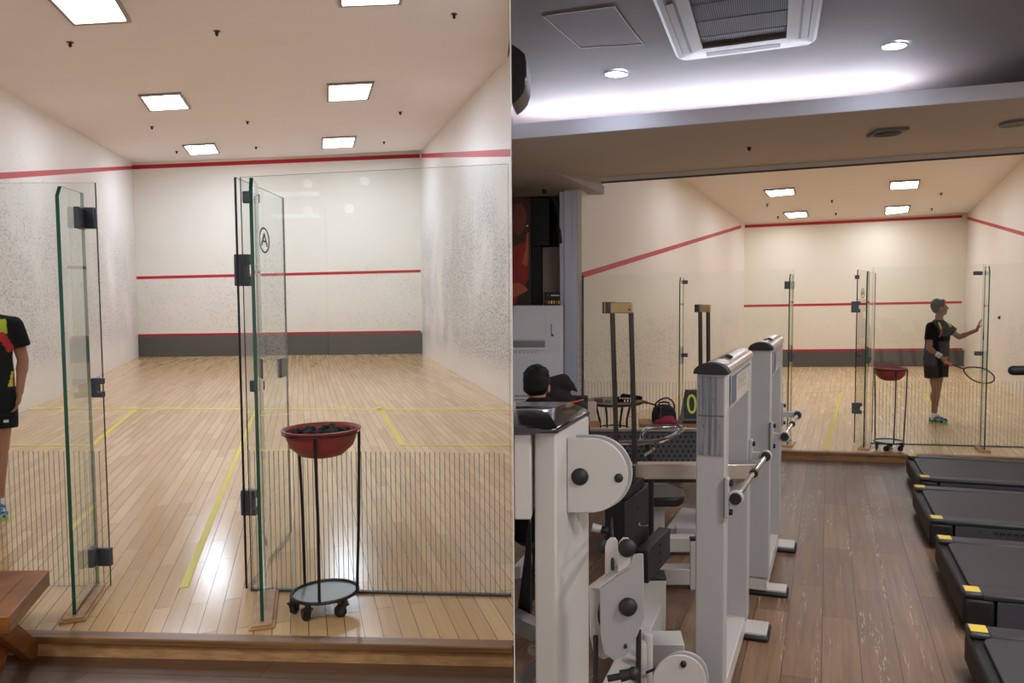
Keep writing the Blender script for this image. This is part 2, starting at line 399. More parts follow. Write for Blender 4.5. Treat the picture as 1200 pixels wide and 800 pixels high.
# ================================================================== LEFT COURT
LFL, LFR = F(163,418), F(495,414)
ldir = (F(72,461) - LFL); ldir.z = 0; ldir.normalize()
lrdir = (F(600,476) - LFR); lrdir.z = 0; lrdir.normalize()
def lw(Y): return LFL + ldir * ((Y - LFL.y) / ldir.y)        # point on the left wall line
LRG = isect(LFR, lrdir, V((-GAP,0,0)), PD)
S0, S1 = lw(3.66), part_at(F(600,755).y, -GAP)
plank_l = V((-.385, 1, 0))
GL = -.10                                                    # gym floor level, left
b = MB(); b.prism([xy(S0,-.001), xy(S1,-.001), xy(LRG,-.001), xy(LFR,-.001), xy(LFL,-.001)], (0,0,-.099))
struct('floor', b, M['maple'], plank_l)
# step face with a darker nosing board
sd = (S1 - S0); sd.z = 0; sd.normalize(); sn = V((sd.y, -sd.x, 0))
b = MB(); b.box8([xy(S0+sn*.03,-.035), xy(S1+sn*.03,-.035), xy(S1-sn*.05,-.035), xy(S0-sn*.05,-.035), xy(S0+sn*.03,.0), xy(S1+sn*.03,.0), xy(S1-sn*.05,.0), xy(S0-sn*.05,.0)])
struct('trim_1', b, M['nosing'], bevel=.006)
b = MB(); b.box8([xy(S0+sn*.012,GL), xy(S1+sn*.012,GL), xy(S1-sn*.02,GL), xy(S0-sn*.02,GL), xy(S0+sn*.012,-.036), xy(S1+sn*.012,-.036), xy(S1-sn*.02,-.036), xy(S0-sn*.02,-.036)])
struct('trim_2', b, M['rail_wood'])
# ceiling heights over the four corners
zc = {}
zCL, zCR = zat(LFL.y, 191), zat(LFR.y, 179)
k0 = onwall(0, 490, LFL, lw(4)); zN = zat(k0.y, 93)
sl = (zN - zCL) / (k0.y - LFL.y)
sr = (zat(LRG.y, 64) - zCR) / (LRG.y - LFR.y)
def lceil(p):
    t = (p.x - lw(p.y).x) / max(.5, (LFR + lrdir * ((p.y - LFR.y) / lrdir.y)).x - lw(p.y).x)
    return (zCL + sl * (p.y - LFL.y)) * (1 - t) + (zCR + sr * (p.y - LFR.y)) * t
def onceil(x, y, fn, drop=0):
    r = ray(x, y); lo, hi = 1.0, 40.0
    for _ in range(50):
        mid = (lo + hi) / 2; p = V((r.x/r.y*mid, mid, CAMZ + r.z/r.y*mid))
        if p.z > fn(p) - drop: hi = mid
        else: lo = mid
    return p
L4 = lw(4.1)
# side and front walls
def wallprism(a, c, out, z0, za, zc_):
    return MB().box8([xy(a,z0), xy(c,z0), xy(c,z0)+out, xy(a,z0)+out, V((a.x,a.y,za)), V((c.x,c.y,zc_)), V((c.x,c.y,zc_))+out, V((a.x,a.y,za))+out])
Lback = lw(-3.4)
struct('wall_left', wallprism(lw(3.0), LFL, V((-.25,0,0)), -.25, 5.6, 5.6), M['wall_side'])
struct('wall_front', wallprism(LFL, LFR, V((0,.25,0)), -.1, 6.2, 6.2), M['wall_front'])
q = LRG + PD * 1.2; q.x -= .006
b = MB(); b.prism([xy(LRG,-.1), xy(q,-.1), xy(LFR+V((.25,.1,0)),-.1), xy(LFR,-.1)], (0,0,6.2))
struct('wall_right', b, M['wall_side_r'])
pf = part_at(4.1, -GAP)
def gridceil(fn, A, B_, y0, y1, n=14, th=.3):
    b = MB(); nx = 6; vs = []
    for i in range(n+1):
        Y = y0+(y1-y0)*i/n; a, c = A(Y), B_(Y)
        for k in range(nx+1):
            p = a.lerp(c, k/nx); p = V((p.x, Y, 0)); p.z = fn(p); vs.append(p)
    m = len(vs); vs += [q+V((0,0,th)) for q in vs]; fs = []
    w = nx+1
    for i in range(n):
        for k in range(nx):
            q = (i*w+k, i*w+k+1, (i+1)*w+k+1, (i+1)*w+k); fs.append(q); fs.append(tuple(m+x for x in q[::-1]))
    for i in range(n): fs += [(i*w,(i+1)*w,m+(i+1)*w,m+i*w),(i*w+nx,m+i*w+nx,m+(i+1)*w+nx,(i+1)*w+nx)]
    return b.add(vs, fs)
def lrw(Y):
    a = LFR + lrdir*((Y-LFR.y)/lrdir.y); q_ = part_at(Y, -GAP)
    return a if a.x < q_.x else q_
b = gridceil(lceil, lw, lrw, 4.1, (LFL.y+LFR.y)/2)
struct('ceiling', b, M['court_ceiling'])
# gym side of the left half
PB = V((-.02, -3.4, 0))
b = MB(); b.prism([xy(lw(-3.4),GL), xy(PB,GL), V((part_at(1.6).x-.0,1.6,GL)), xy(S1-sn*.02,GL), xy(S0-sn*.02,GL)], (0,0,-.15))
struct('floor', b, M['brown_d'], (1, -.06))
b = MB(); b.prism([xy(lw(-3.4),3.72), xy(PB,3.72), V((part_at(1.6).x-.004,1.6,3.72)), xy(pf,3.72), xy(L4,3.72)], (0,0,.2))
struct('ceiling', b, M['gym_ceiling'])
b = MB(); b.box8([xy(L4,3.72), xy(pf,3.72), xy(pf,3.72)+V((0,.12,0)), xy(L4,3.72)+V((0,.12,0)), xy(L4,5.9), xy(pf,5.9), xy(pf,5.9)+V((0,.12,0)), xy(L4,5.9)+V((0,.12,0))])
struct('trim_3', b, M['plain'])
# red lines on the walls
def strip(b, p, q, ww, nrm, t=.004):
    o = V(nrm) * t; h = V((0,0,ww/2))
    b.box8([p-h, q-h, q-h+o, p-h+o, p+h, q+h, q+h+o, p+h+o])
def wallline(name, pix, a, c, wpx, nrm, m='red'):
    b = MB()
    for (x0,y0),(x1,y1) in zip(pix[:-1], pix[1:]):
        p, q = onwall(x0,y0,a,c), onwall(x1,y1,a,c)
        strip(b, p, q, wpx/FPX*(p.y+q.y)/2, nrm)
    o = mkobj(name, b, M[m], None, False, None, False); o['kind'] = 'structure'; return o
nfr = V(((LFR-LFL).y, -(LFR-LFL).x, 0)).normalized()
nl = V((-ldir.y, ldir.x, 0));  nl = nl if nl.x > 0 else -nl
nr = V((lrdir.y, -lrdir.x, 0)); nr = nr if nr.x < 0 else -nr
wallline('trim_4', [(155,196),(494,182.5)], LFL, LFR, 4.5, nfr)
wallline('trim_5', [(0,206),(-300,225)], LFL, lw(3), 5.5, nl); 
wallline('trim_6', [(155.5,196.2),(0,206)], LFL, lw(3), 5, nl)
wallline('trim_7', [(494,182.5),(599.5,179)], LFR, LRG, 6, nr)
wallline('trim_8', [(160,325.5),(493,317.5)], LFL, LFR, 3.2, nfr)
wallline('trim_9', [(162,393),(493,388.5)], LFL, LFR, 3, nfr)
b = MB(); o = nfr*.05
t0, t1 = onwall(162,394,LFL,LFR), onwall(494.5,389.5,LFL,LFR)
b.box8([xy(LFL,.001), xy(LFR,.001), xy(LFR,.001)+o, xy(LFL,.001)+o, t0, t1, t1+o, t0+o])
struct('baseboard_front', b, M['tin'])
# yellow floor lines
def floorline(name, p, q, w, z=.002, ends=True):
    p, q = V(p), V(q); d = (q-p); d.z = 0; d.normalize(); n = V((-d.y, d.x, 0))*w/2
    b = MB(); h = V((0,0,z))
    b.prism([p-n, q-n, q+n, p+n], h); s = mkobj(name, b, M['yellow'], None, False, None, False); s['kind'] = 'structure'
floorline('trim_10', F(215.5,688), F(300,478.5), .042)
floorline('trim_11', F(18,478.5), F(599,480), .10)
floorline('trim_12', F(444,477.5), F(471.5,521.5), .055)
floorline('trim_13', F(471.5,521.5), F(599,521.5), .05)
floorline('trim_14', F(160,479), F(108,521), .055)
floorline('trim_15', F(108,521.5), F(-60,523), .05)
# ceiling lights
def ceil_light(label, corners, fn, group, lit, drop=.05, bottom=None):
    pts = [onceil(x, y, fn, .03) for x, y in corners]
    c = sum(pts, V((0,0,0))) / 4
    t = thing('ceiling_light', label, 'ceiling light', c, 0, group)
    up = V((0,0,.028))
    fr = MB(); ins = [c + (p - c)*.88 for p in pts]
    for i in range(4):
        j = (i+1) % 4
        fr.box8([pts[i], pts[j], ins[j], ins[i], pts[i]+up, pts[j]+up, ins[j]+up, ins[i]+up])
    part('frame', fr, M['lframe'], t, True)
    df = MB(); df.prism([p + V((0,0,.008)) for p in ins], (0,0,.012)); part('diffuser', df, M[lit], t, True)
    return t
g = 'square lights in the ceiling of the left court'
ceil_light('square ceiling light at the upper left, largest and cut by the picture top', [(86,31),(154,27),(126,-22),(38,-18)], lceil, g, 'panel_lit')
ceil_light('square left-column ceiling light, middle one of three, above the left fin', [(175,131),(224,128),(212,110),(162,113)], lceil, g, 'panel_lit')
ceil_light('smallest left-column square ceiling light, just above the red line of the left court', [(222,182),(258,180),(252,169),(213.5,171)], lceil, g, 'panel_lit')
ceil_light('right-column square ceiling light of the left court, sliced by the picture top edge', [(397,9),(470.5,6),(478,-27),(394,-22)], lceil, g, 'panel_lit')
ceil_light('right-column square ceiling light of the left court, middle one of three', [(383,120),(432.5,117),(439,97),(383,100)], lceil, g, 'panel_lit')
ceil_light('smallest right-column square ceiling light, nearest the front wall of the left court', [(376.5,174.5),(415,172.5),(418,160.5),(377,162.5)], lceil, g, 'panel_lit')
def ceil_dot(px, py, fn, label, group, r=.028, up=V((0,0,1))):
    p = onceil(px, py, fn, .0)
    t = thing('ceiling_sensor', label, 'sprinkler', (p.x,p.y,p.z), 0, group)
    part('plate', MB().lathe([(r*1.4,-.004),(r*1.4,.002),(.001,.002)][::1], (0,0,-.004), 14), M['blackmetal'], t)
    part('head', MB().lathe([(.002,-.06),(r*.7,-.04),(r*.6,-.016),(r*.5,.0)], (0,0,-.003), 14), M['black'], t)
g = 'small black sprinkler heads on the left court ceiling'
for (px,py,lb) in [(82,49,'below the largest light'),(254,36,'between the two columns of lights, nearest the picture top'),(178,148,'below the middle left light'),(290,142,'beside and below the middle right light'),(207,177,'left of the smallest left light'),(300,172,'between the two smallest lights'),(532,16,'in the top right corner of the left court'),(469,131,'right of the middle right light'),(450,166,'right of the smallest right light')]:
    ceil_dot(px, py, lceil, 'black ceiling sprinkler head, left court, ' + lb, g, .030 if py > 100 else .026)

# ------------------------------------------------------------------ glass builder
def slab(outline, p0, d, t, n, holes=None):
    """outline: (s, z) points along direction d from p0; thickness t along n"""
    b = MB(); d = V(d); n = V(n)
    b.prism([V((p0.x,p0.y,0)) + d*s + V((0,0,z)) - n*t/2 for s, z in outline], n*t, 0, 1)
    return b
def pane(root, outline, p0, p1, t=.012, edge='glass_edge', name='pane', g='glass'):
    d = (p1-p0); d.z = 0; d.normalize(); n = V((-d.y, d.x, 0))
    return part(name, slab(outline, p0, d, t, n), [M[g], M[edge]], root, True, smooth=False)
def stripes(root, p0, p1, z0, z1, pitch, w, side=-1):
    d = (p1-p0); d.z = 0; L = d.length; d.normalize(); n = V((-d.y, d.x, 0))*side
    b = MB(); k = int(L/pitch)
    for i in range(k):
        c = xy(p0,0) + d*(pitch*(i+.5)) + n*.0075
        b.box8([c-d*w/2+V((0,0,z0)), c+d*w/2+V((0,0,z0)), c+d*w/2+n*.001+V((0,0,z0)), c-d*w/2+n*.001+V((0,0,z0)), c-d*w/2+V((0,0,z1)), c+d*w/2+V((0,0,z1)), c+d*w/2+n*.001+V((0,0,z1)), c-d*w/2+n*.001+V((0,0,z1))])
    part('frosted_stripes', b, M['stripe'], root, True, smooth=False, label='vertical frosted safety stripes')
def clampbox(root, c, d, w, h, t, notch=0, name='clamp', m='clamp'):
    d = V((d.x,d.y,0)).normalized(); n = V((-d.y,d.x,0)); b = MB()
    o = [(-w/2,-h/2),(w/2,-h/2),(w/2,h/2),(-w/2,h/2)]
    if notch: o = [(-w/2,-h/2),(w/2,-h/2),(w/2,-h*.18),(w/2-notch,-h*.18),(w/2-notch,h*.18),(w/2,h*.18),(w/2,h/2),(-w/2,h/2)]
    b.prism([c + d*s + V((0,0,z)) - n*t/2 for s, z in o], n*t)
    for z in (-h*.34, h*.34):
        b.cyl(c + V((0,0,z)) - n*(t/2+.002), c + V((0,0,z)) + n*(t/2+.002), .006, 10)
    part(name, b, M[m], root, True, bevel=.006)

# left fixed panel
GA, GB = F(61,687.5), F(130,687.5)
gd = (GB-GA); gd.z = 0; gd.normalize()
G0 = isect(lw(4), ldir, GA, gd); G0 = G0 + gd*.03
zt0, zt1 = zat(G0.y,215), zat(GB.y,214)
Lp = (GB-G0).length
t = thing('glass_screen', 'fixed clear glass panel at the far left, standing in front of the player', 'glass panel', xy(G0,0), 0, 'fixed glass panels of the left court')
pane(t, [(0,.006),(Lp,.006),(Lp,zt1),(0,zt0)], G0, GB, edge='glass_dark')
stripes(t, G0, GB, .01, zat(GB.y,528), .0275, .0048)
clampbox(t, P(103,255.5,GB.y-.022), gd, .086, .112, .03)
clampbox(t, P(115,454,GB.y-.022), gd, .062, .105, .03, .025, 'lock_keeper')
clampbox(t, P(123,652,GB.y-.022), gd, .075, .10, .03)
# left fin
fa, fb = F(87.5,725), F(114,687.5); fd = (fb-fa); fd.z = 0; Lf = fd.length; fd.normalize()
zA, zB = zat(fa.y,216.5), zat(fb.y,226)
t = thing('glass_fin', 'glass fin with chamfered green edge left of the court doorway, on a wood rail', 'glass fin', xy(fa,0), 0, 'green edged support fins of the left court')
pane(t, [(0,.022),(Lf,.022),(Lf,zB),(.05,zA),(0,zat(fa.y,229))], fa, fb, .016, g='glass_fin')
clampbox(t, P(93,255.5,GB.y-.09), fd, .10, .112, .03)
clampbox(t, P(109,652,GB.y-.09), fd, .08, .10, .03)
def base_rail(root, a, c, w=.115):
    d = (c-a); d.z = 0; d.normalize(); n = V((-d.y,d.x,0))
    b = MB()
    for (z0,z1,e) in ((.0,.011,0),(.011,.022,.012)):
        p, q = a - d*(.05-e), c - d*.0
        b.box8([xy(p-n*(w/2-e),z0), xy(p+n*(w/2-e),z0), xy(q+n*(w/2-e),z0), xy(q-n*(w/2-e),z0), xy(p-n*(w/2-e),z1), xy(p+n*(w/2-e),z1), xy(q+n*(w/2-e),z1), xy(q-n*(w/2-e),z1)])
    part('base_rail', b, M['rail_wood'], root, True, bevel=.003, label='wooden base rail')
base_rail(t, fa, fb)
# right fixed panel
GC, GD = F(295,691.5), F(599,698.3)
gd2 = (GD-GC); gd2.z = 0; Lq = gd2.length; gd2.normalize()
t = thing('glass_screen', 'wide fixed clear glass panel behind the ball stand, right of the open door', 'glass panel', xy(GC,0), 0, 'fixed glass panels of the left court')
pane(t, [(0,.006),(Lq,.006),(Lq,zat(GD.y,192)),(0,zat(GC.y,207.5))], GC, GD, edge='glass_dark')
stripes(t, GC, GD, .01, zat(GC.y,527), .0265, .0048)
b = MB(); nn = V((-gd2.y,gd2.x,0)); b.box8([xy(GC-nn*.012,0), xy(GD-nn*.012,0), xy(GD+nn*.012,0), xy(GC+nn*.012,0), xy(GC-nn*.012,.012), xy(GD-nn*.012,.012), xy(GD+nn*.012,.012), xy(GC+nn*.012,.012)])
part('floor_channel', b, M['dgrey'], t, True)
# open door
da, db = F(289,692), F(341,625); dd = (db-da); dd.z = 0; Ld = dd.length; dd.normalize(); dn = V((-dd.y,dd.x,0))
t = thing('glass_door', 'open glass door swung into the left court, with round letter sticker and lock plate', 'glass door', xy(da,0))
pane(t, [(0,.012),(Ld,.012),(Ld,zat(db.y,232)),(0,zat(da.y,207.5))], da, db, .012, 'glass_dark')
dtop = zat(da.y,207)
def ondoor(x, y, off=-.008):
    p = onwall(x, y, da, db); return p
def stick(cx, cy, hh, body):
    c = onwall(cx, cy, da, db); s = hh/FPX*c.y
    mb = MB(); rings = 40
    for r0, r1 in ((.86,1.0),):
        vs = []; fs = []
        for k in range(rings):
            a = 2*math.pi*k/rings
            vs += [V((math.cos(a)*(r0-.06)*s*1.5, math.sin(a)*r0*s, 0)), V((math.cos(a)*r1*s*1.5, math.sin(a)*r1*s, 0))]
        for k in range(rings):
            j = (k+1) % rings; fs.append((2*k, 2*k+1, 2*j+1, 2*j))
        mb.add(vs, fs)
    tm = textmesh(body, s*1.5, .0006); tm.v = [V((p.x*1.9, p.y, p.z)) for p in tm.v]; mb.add(tm.v, tm.f)
    R = Matrix((dd, V((0,0,1)), dd.cross(V((0,0,1))))).transposed()
    mb.v = [c + dd.cross(V((0,0,1)))*.009 + R @ p for p in mb.v]
    return mb
part('letter_sticker', stick(308,281.5,15,'A'), M['ink'], t, True, smooth=False, label='black letter A in an oval ring')
clampbox(t, onwall(331,430,da,db), dd, .17, .125, .03, 0, 'lock_plate', 'lock')
for yy in (316,592):
    c = onwall(283 if yy < 400 else 290.5, yy, da, db)
    clampbox(t, xy(c, zat(da.y,yy)) - dn*.012, gd2, .085, .17 if yy < 400 else .14, .05, .02, 'hinge')
for yy in (232, 452):
    c = onwall(300.5 if yy < 300 else 306.5, yy, da, db)
    clampbox(t, c, gd2, .02, .055, .045, 0, 'pivot', 'blackmetal')
# right fin
fa2, fb2 = F(307.5,733), F(313.2,695); e = (fb2-fa2); e.z = 0; Lf2 = e.length; e.normalize()
t = thing('glass_fin', 'glass fin with green edge on a wood rail beside the ball stand', 'glass fin', xy(fa2,0), 0, 'green edged support fins of the left court')
pane(t, [(0,.022),(Lf2,.022),(Lf2,zat(fb2.y,216)),(.06,zat(fa2.y,206)),(0,zat(fa2.y,220))], fa2, fb2, .016, g='glass_fin')
base_rail(t, fa2, fb2)
clampbox(t, P(289.5,231,fb2.y-.03), gd2, .04, .062, .03)
clampbox(t, P(297,452,fb2.y-.03), gd2, .03, .06, .03)

# ------------------------------------------------------------------ ball stand (left), copied to the right half later
def ball_stand(loc, rz, label, group, blabel):
    t = thing('ball_stand', label, 'ball stand', loc, rz, group)
    R, RT = .185, .160
    z0 = .085
    part('tray', MB().lathe([(.002,z0),(RT-.006,z0),(RT-.006,z0+.004),(.002,z0+.004)], n=40), M['tray'], t)
    rim = MB().tube([(RT*math.cos(a*math.pi/24), RT*math.sin(a*math.pi/24), z0+.006) for a in range(48)], .009, 8, closed=True)
    part('tray_rim', rim, M['blackmetal'], t)
    zt = .925
    for a in (math.radians(215), math.radians(256), math.radians(-8)):
        pass
    angs = (math.radians(140), math.radians(272), math.radians(-4))
    for a in angs:
        p0 = V((RT*math.cos(a), RT*math.sin(a), z0)); p1 = V((.185*math.cos(a), .185*math.sin(a), zt-.014))
        part('rod', MB().tube([p0, p0.lerp(p1,.5)+V((.004,0,0)), p1], .0075, 8), M['blackmetal'], t)
    ring = MB().tube([(.185*math.cos(a*math.pi/20), .185*math.sin(a*math.pi/20), zt-.012) for a in range(40)], .003, 8, closed=True)
    part('hoop', ring, M['blackmetal'], t)
    for a in (math.radians(200), math.radians(250), math.radians(318), math.radians(75)):
        p = V((RT*.98*math.cos(a), RT*.98*math.sin(a), 0))
        cm = MB(); d = V((math.cos(a+1.0), math.sin(a+1.0), 0)); s = V((-d.y, d.x, 0))
        cm.cyl(p + V((0,0,.055)), p + V((0,0,z0+.002)), .012, 10)
        for sg in (-1,1):
            cm.prism([p + s*sg*.016 + d*.012 + V((0,0,.065)), p + s*sg*.016 - d*.012 + V((0,0,.065)), p + s*sg*.016 - d*.03 + V((0,0,.026)), p + s*sg*.016 - d*.012 + V((0,0,.02))], s*sg*.004)
        cm.box(p + V((0,0,.063)), (.04,.036,.008), math.atan2(s.y, s.x))
        c = part('caster', cm, M['dsteel'], t)
        w = p - d*.022 + V((0,0,.03))
        part('wheel', MB().cyl(w - s*.012, w + s*.012, .0295, 18), M['black'], c)
    # the basin that rests in the hoop, with ribs
    n = 48
    out = [(.055,zt-.138),(.105,zt-.124),(.152,zt-.080),(.168,zt-.035),(.176,zt-.004),(.190,zt),(.192,zt+.008),(.184,zt+.010),(.170,zt-.002),(.162,zt-.035),(.142,zt-.072),(.098,zt-.108),(.05,zt-.118),(.002,zt-.118)]
    bm_ = MB().lathe([(.002,zt-.138)] + out, n=n)
    for k in range(36):
        a = 2*math.pi*k/36
        bm_.tube([(r*math.cos(a), r*math.sin(a), z) for r, z in ((.098,zt-.106),(.142,zt-.07),(.162,zt-.033),(.169,zt-.006))], .0022, 5)
    return t, bm_, zt
bx, by = F(381,693,.09).x, F(381,693,.09).y
st, basin, ZT = ball_stand((bx, by, 0), math.radians(8), 'tall ball stand on casters with round grey tray, standing before the wide left glass panel', 'ball stands', '')
bo = mkobj('basin', basin, M['bowl'], None); bo.location = (bx+.0, by, 0); bo.rotation_euler = (0,0,.1)
tag(bo, 'red plastic basin full of black balls on the left tall stand', 'basin', 'red ball basins')
rb = random.Random(3)
spots = []
for lay, (rr, z, nn_) in enumerate([(.0,-.092,1),(.045,-.092,6),(.085,-.086,11),(.02,-.058,3),(.066,-.056,8),(.108,-.050,13),(.03,-.022,3),(.078,-.018,8),(.118,-.016,6)]):
    for k in range(nn_):
        a = 2*math.pi*k/nn_ + lay*.7 + rb.uniform(-.1,.1)
        spots.append((rr*math.cos(a), rr*math.sin(a), ZT + z + .008*(lay > 2) + rb.uniform(-.004,.004)))
ball0 = None
LBL = 'black rubber squash ball in the red basin on the left stand'
for i, (x, y, z) in enumerate(spots):
    if ball0 is None:
        bb = MB().ball((0,0,0), .0215, n=12); ball0 = mkobj('squash_ball', bb, M['ball'], None); o = ball0
    else:
        o = ball0.copy(); C.objects.link(o)
    o.location = (bx + x, by + y, z); tag(o, LBL, 'ball', 'squash balls in the left basin')
# ------------------------------------------------------------------ wooden bench at the lower left
bz = .30
c1, c2 = F(10.5,722,bz), F(58,667.5,bz)
ddb = (c2-c1); ddb.z = 0; Lb = ddb.length; ddb.normalize()
left = V((-1,-.02,0)); left.normalize()
t = thing('wooden_bench', 'low reddish brown wooden bench with crossed legs at the lower left corner', 'bench', xy(c2 + left*.3, GL))
b = MB(); W_ = 1.1
b.box8([xy(c1,bz-.075), xy(c2,bz-.075), xy(c2+left*W_,bz-.075), xy(c1+left*W_,bz-.075), xy(c1,bz), xy(c2,bz), xy(c2+left*W_,bz), xy(c1+left*W_,bz)])
part('seat_frame', b, M['bench_wood'], t, True, bevel=.006)
b = MB()
i1, i2 = c1 + ddb*.10 + left*.09, c2 - ddb*.08 + left*.09
b.box8([xy(i1,bz), xy(i2,bz), xy(i2+left*.85,bz), xy(i1+left*.85,bz), xy(i1,bz+.004), xy(i2,bz+.004), xy(i2+left*.85,bz+.004), xy(i1+left*.85,bz+.004)])
part('seat_board', b, M['bench_wood'], t, True, bevel=.002)
def leg_between(p, q, w, th, n):
    b = MB(); d = (q-p).normalized(); s = d.cross(n).normalized()
    return b.prism([p - s*w/2, p + s*w/2, q + s*w/2, q - s*w/2], n*th)
fy = V((ddb.x, ddb.y, 0))
for off in (.06, .80):
    lb_ = left*off
    p0, p1 = xy(c1 + fy*.10 + lb_, bz-.075), xy(c2 - fy*.02 + lb_, GL)
    part('leg', leg_between(p0, p1, .085, .05, left), M['bench_wood'], t, True, bevel=.004)
    p0, p1 = xy(c2 - fy*.10 + lb_ + left*.055, bz-.075), xy(c1 + fy*.02 + lb_ + left*.055, GL)
    part('leg', leg_between(p0, p1, .085, .05, left), M['bench_wood'], t, True, bevel=.004)
# ================================================================== RIGHT COURT
Z2, GR = -.15, -.25
RFL, RFR = F(871,430,Z2), F(1129,428.5,Z2)
HA = F(682,511,Z2); HB0 = F(1200,524.2,Z2)
hd = (HB0-HA); hd.z = 0; hd.normalize()
rl = (HA-RFL); rl.z = 0; rl.normalize()
rr_ = (F(1200,468.5,Z2)-RFR); rr_.z = 0; rr_.normalize()
HB = isect(RFR, rr_, HA, hd)
e0, e1 = F(980,529,Z2), F(1065,531.8,Z2); ed = (e1-e0); ed.z = 0; ed.normalize()
E0 = isect(RFL, rl, e0, ed); E1 = isect(RFR, rr_, e0, ed)
plank_r = V((.325, 1, 0))
b = MB(); b.prism([xy(E0,Z2-.001), xy(E1,Z2-.001), xy(RFR,Z2-.001), xy(RFL,Z2-.001)], (0,0,-.099))
struct('floor', b, M['maple2'], plank_r)
en = V((ed.y,-ed.x,0))
b = MB(); b.box8([xy(E0+en*.03,Z2-.03), xy(E1+en*.03,Z2-.03), xy(E1-en*.05,Z2-.03), xy(E0-en*.05,Z2-.03), xy(E0+en*.03,Z2), xy(E1+en*.03,Z2), xy(E1-en*.05,Z2), xy(E0-en*.05,Z2)])
struct('trim_16', b, M['nosing'], bevel=.005)
b = MB(); b.box8([xy(E0+en*.012,GR), xy(E1+en*.012,GR), xy(E1-en*.02,GR), xy(E0-en*.02,GR), xy(E0+en*.012,Z2-.031), xy(E1+en*.012,Z2-.031), xy(E1-en*.02,Z2-.031), xy(E0-en*.02,Z2-.031)])
struct('trim_17', b, M['nosing'])
struct('wall_left', wallprism(RFL + rl*((HA-RFL).length+.0), RFL, V((-.22,.06,0)), -.25, 4.9, 4.9), M['wall_court2'])
struct('wall_front', wallprism(RFL, RFR, V((0,.25,0)), -.25, 4.9, 4.9), M['wall_court2f'])
struct('wall_right', wallprism(RFR, RFR + rr_*((HB-RFR).length+.9), V((.25,.0,0)), -.25, 4.9, 4.9), M['wall_court2'])
# ceiling of the right court
def rl_at(Y): return RFL + rl*((Y-RFL.y)/rl.y)
def rr_at(Y): return RFR + rr_*((Y-RFR.y)/rr_.y)
z_a = zat(RFL.y, 262.5); z_b = zat(RFR.y, 250)
pL = onwall(790, 465, RFL, HA); z_c = zat(pL.y, 205.5); pR = onwall(1195, 466, RFR, HB); z_d = zat(pR.y, 183)
s_l = (z_c-z_a)/(pL.y-RFL.y); s_r = (z_d-z_b)/(pR.y-RFR.y)
def rceil(p):
    t = (p.x-rl_at(p.y).x)/max(.5, rr_at(p.y).x-rl_at(p.y).x)
    return (z_a+s_l*(p.y-RFL.y))*(1-t)+(z_b+s_r*(p.y-RFR.y))*t
b = gridceil(rceil, rl_at, rr_at, 9.15, (RFL.y+RFR.y)/2)
struct('ceiling', b, M['court2_ceiling'])
n2f = V(((RFR-RFL).y, -(RFR-RFL).x, 0)).normalized()
n2l = V((-rl.y, rl.x, 0)); n2l = n2l if n2l.x > 0 else -n2l
n2r = V((-rr_.y, rr_.x, 0)); n2r = n2r if n2r.x < 0 else -n2r
wallline('trim_18', [(868.5,265.5),(1127.5,253.5)], RFL, RFR, 3.2, n2f)
wallline('trim_19', [(682,322.5),(868.5,265.5)], HA, RFL, 4.6, n2l)
wallline('trim_20', [(1127.5,253.5),(1290,300)], RFR, HB, 4.2, n2r)
wallline('trim_21', [(870.5,358.5),(1127,354)], RFL, RFR, 2.7, n2f)
wallline('trim_22', [(871,411),(1128,408.8)], RFL, RFR, 2.4, n2f)
t0, t1 = onwall(871,412.2,RFL,RFR), onwall(1129,410,RFL,RFR); o = n2f*.05; zz = Z2+.001
b = MB(); b.box8([xy(RFL,zz), xy(RFR,zz), xy(RFR,zz)+o, xy(RFL,zz)+o, t0, t1, t1+o, t0+o])
struct('baseboard_front', b, M['tin'])
floorline('trim_23', F(968,527,Z2), F(986.5,459,Z2), .05)
floorline('trim_24', F(1083.5,461,Z2), F(1092,474,Z2), .05)
floorline('trim_25', F(880,458,Z2), F(1160,458.5,Z2), .03)
# black ball mark on the right wall, modelled as a small ball
p = onwall(1172,372,RFR,HB)
b = MB().ball(p+n2r*.01, .034, n=14); solo('ball_mark', b, M['black'], 'small round black ball mark on the right court side wall beside the fin', 'ball mark')
g = 'square lights in the ceiling of the right court'
ceil_light('square ceiling light of the right court, left column, nearer one', [(901,231),(933,228),(931,221),(894.5,224)], rceil, g, 'panel2_lit')
ceil_light('square ceiling light of the right court, left column, farther one near the front wall', [(923.5,256),(947.5,254),(945.5,248),(917.5,250)], rceil, g, 'panel2_lit')
ceil_light('square ceiling light of the right court, right column, nearer one', [(1041.6,222.6),(1076.8,220.7),(1078.7,211.6),(1042.4,214)], rceil, g, 'panel2_lit')
ceil_light('square ceiling light of the right court, right column, farther one near the front wall', [(1036.4,252),(1065,248.5),(1067,241.5),(1037,243)], rceil, g, 'panel2_lit')
ceil_light('square ceiling light of the right court, hidden column behind the lowered soffit', [(870,196),(905,193),(890,180),(852,184)], rceil, g, 'panel2_lit')
ceil_light('square ceiling light of the right court above the doorway, behind the soffit', [(1052,176),(1097,173),(1105,158),(1054,162)], rceil, g, 'panel2_lit')
g = 'small black sprinkler heads on the right court ceiling'
for (px,py,lb) in [(899,239,'below the nearer left light'),(975,234.5,'between the two nearer lights'),(979.5,249.5,'between the two farther lights'),(911.5,253.5,'beside the farther left light'),(1092,244,'right of the farther right light'),(1103,226,'right of the nearer right light')]:
    ceil_dot(px, py, rceil, 'tiny black sprinkler head on the right court ceiling, ' + lb, g, .024)

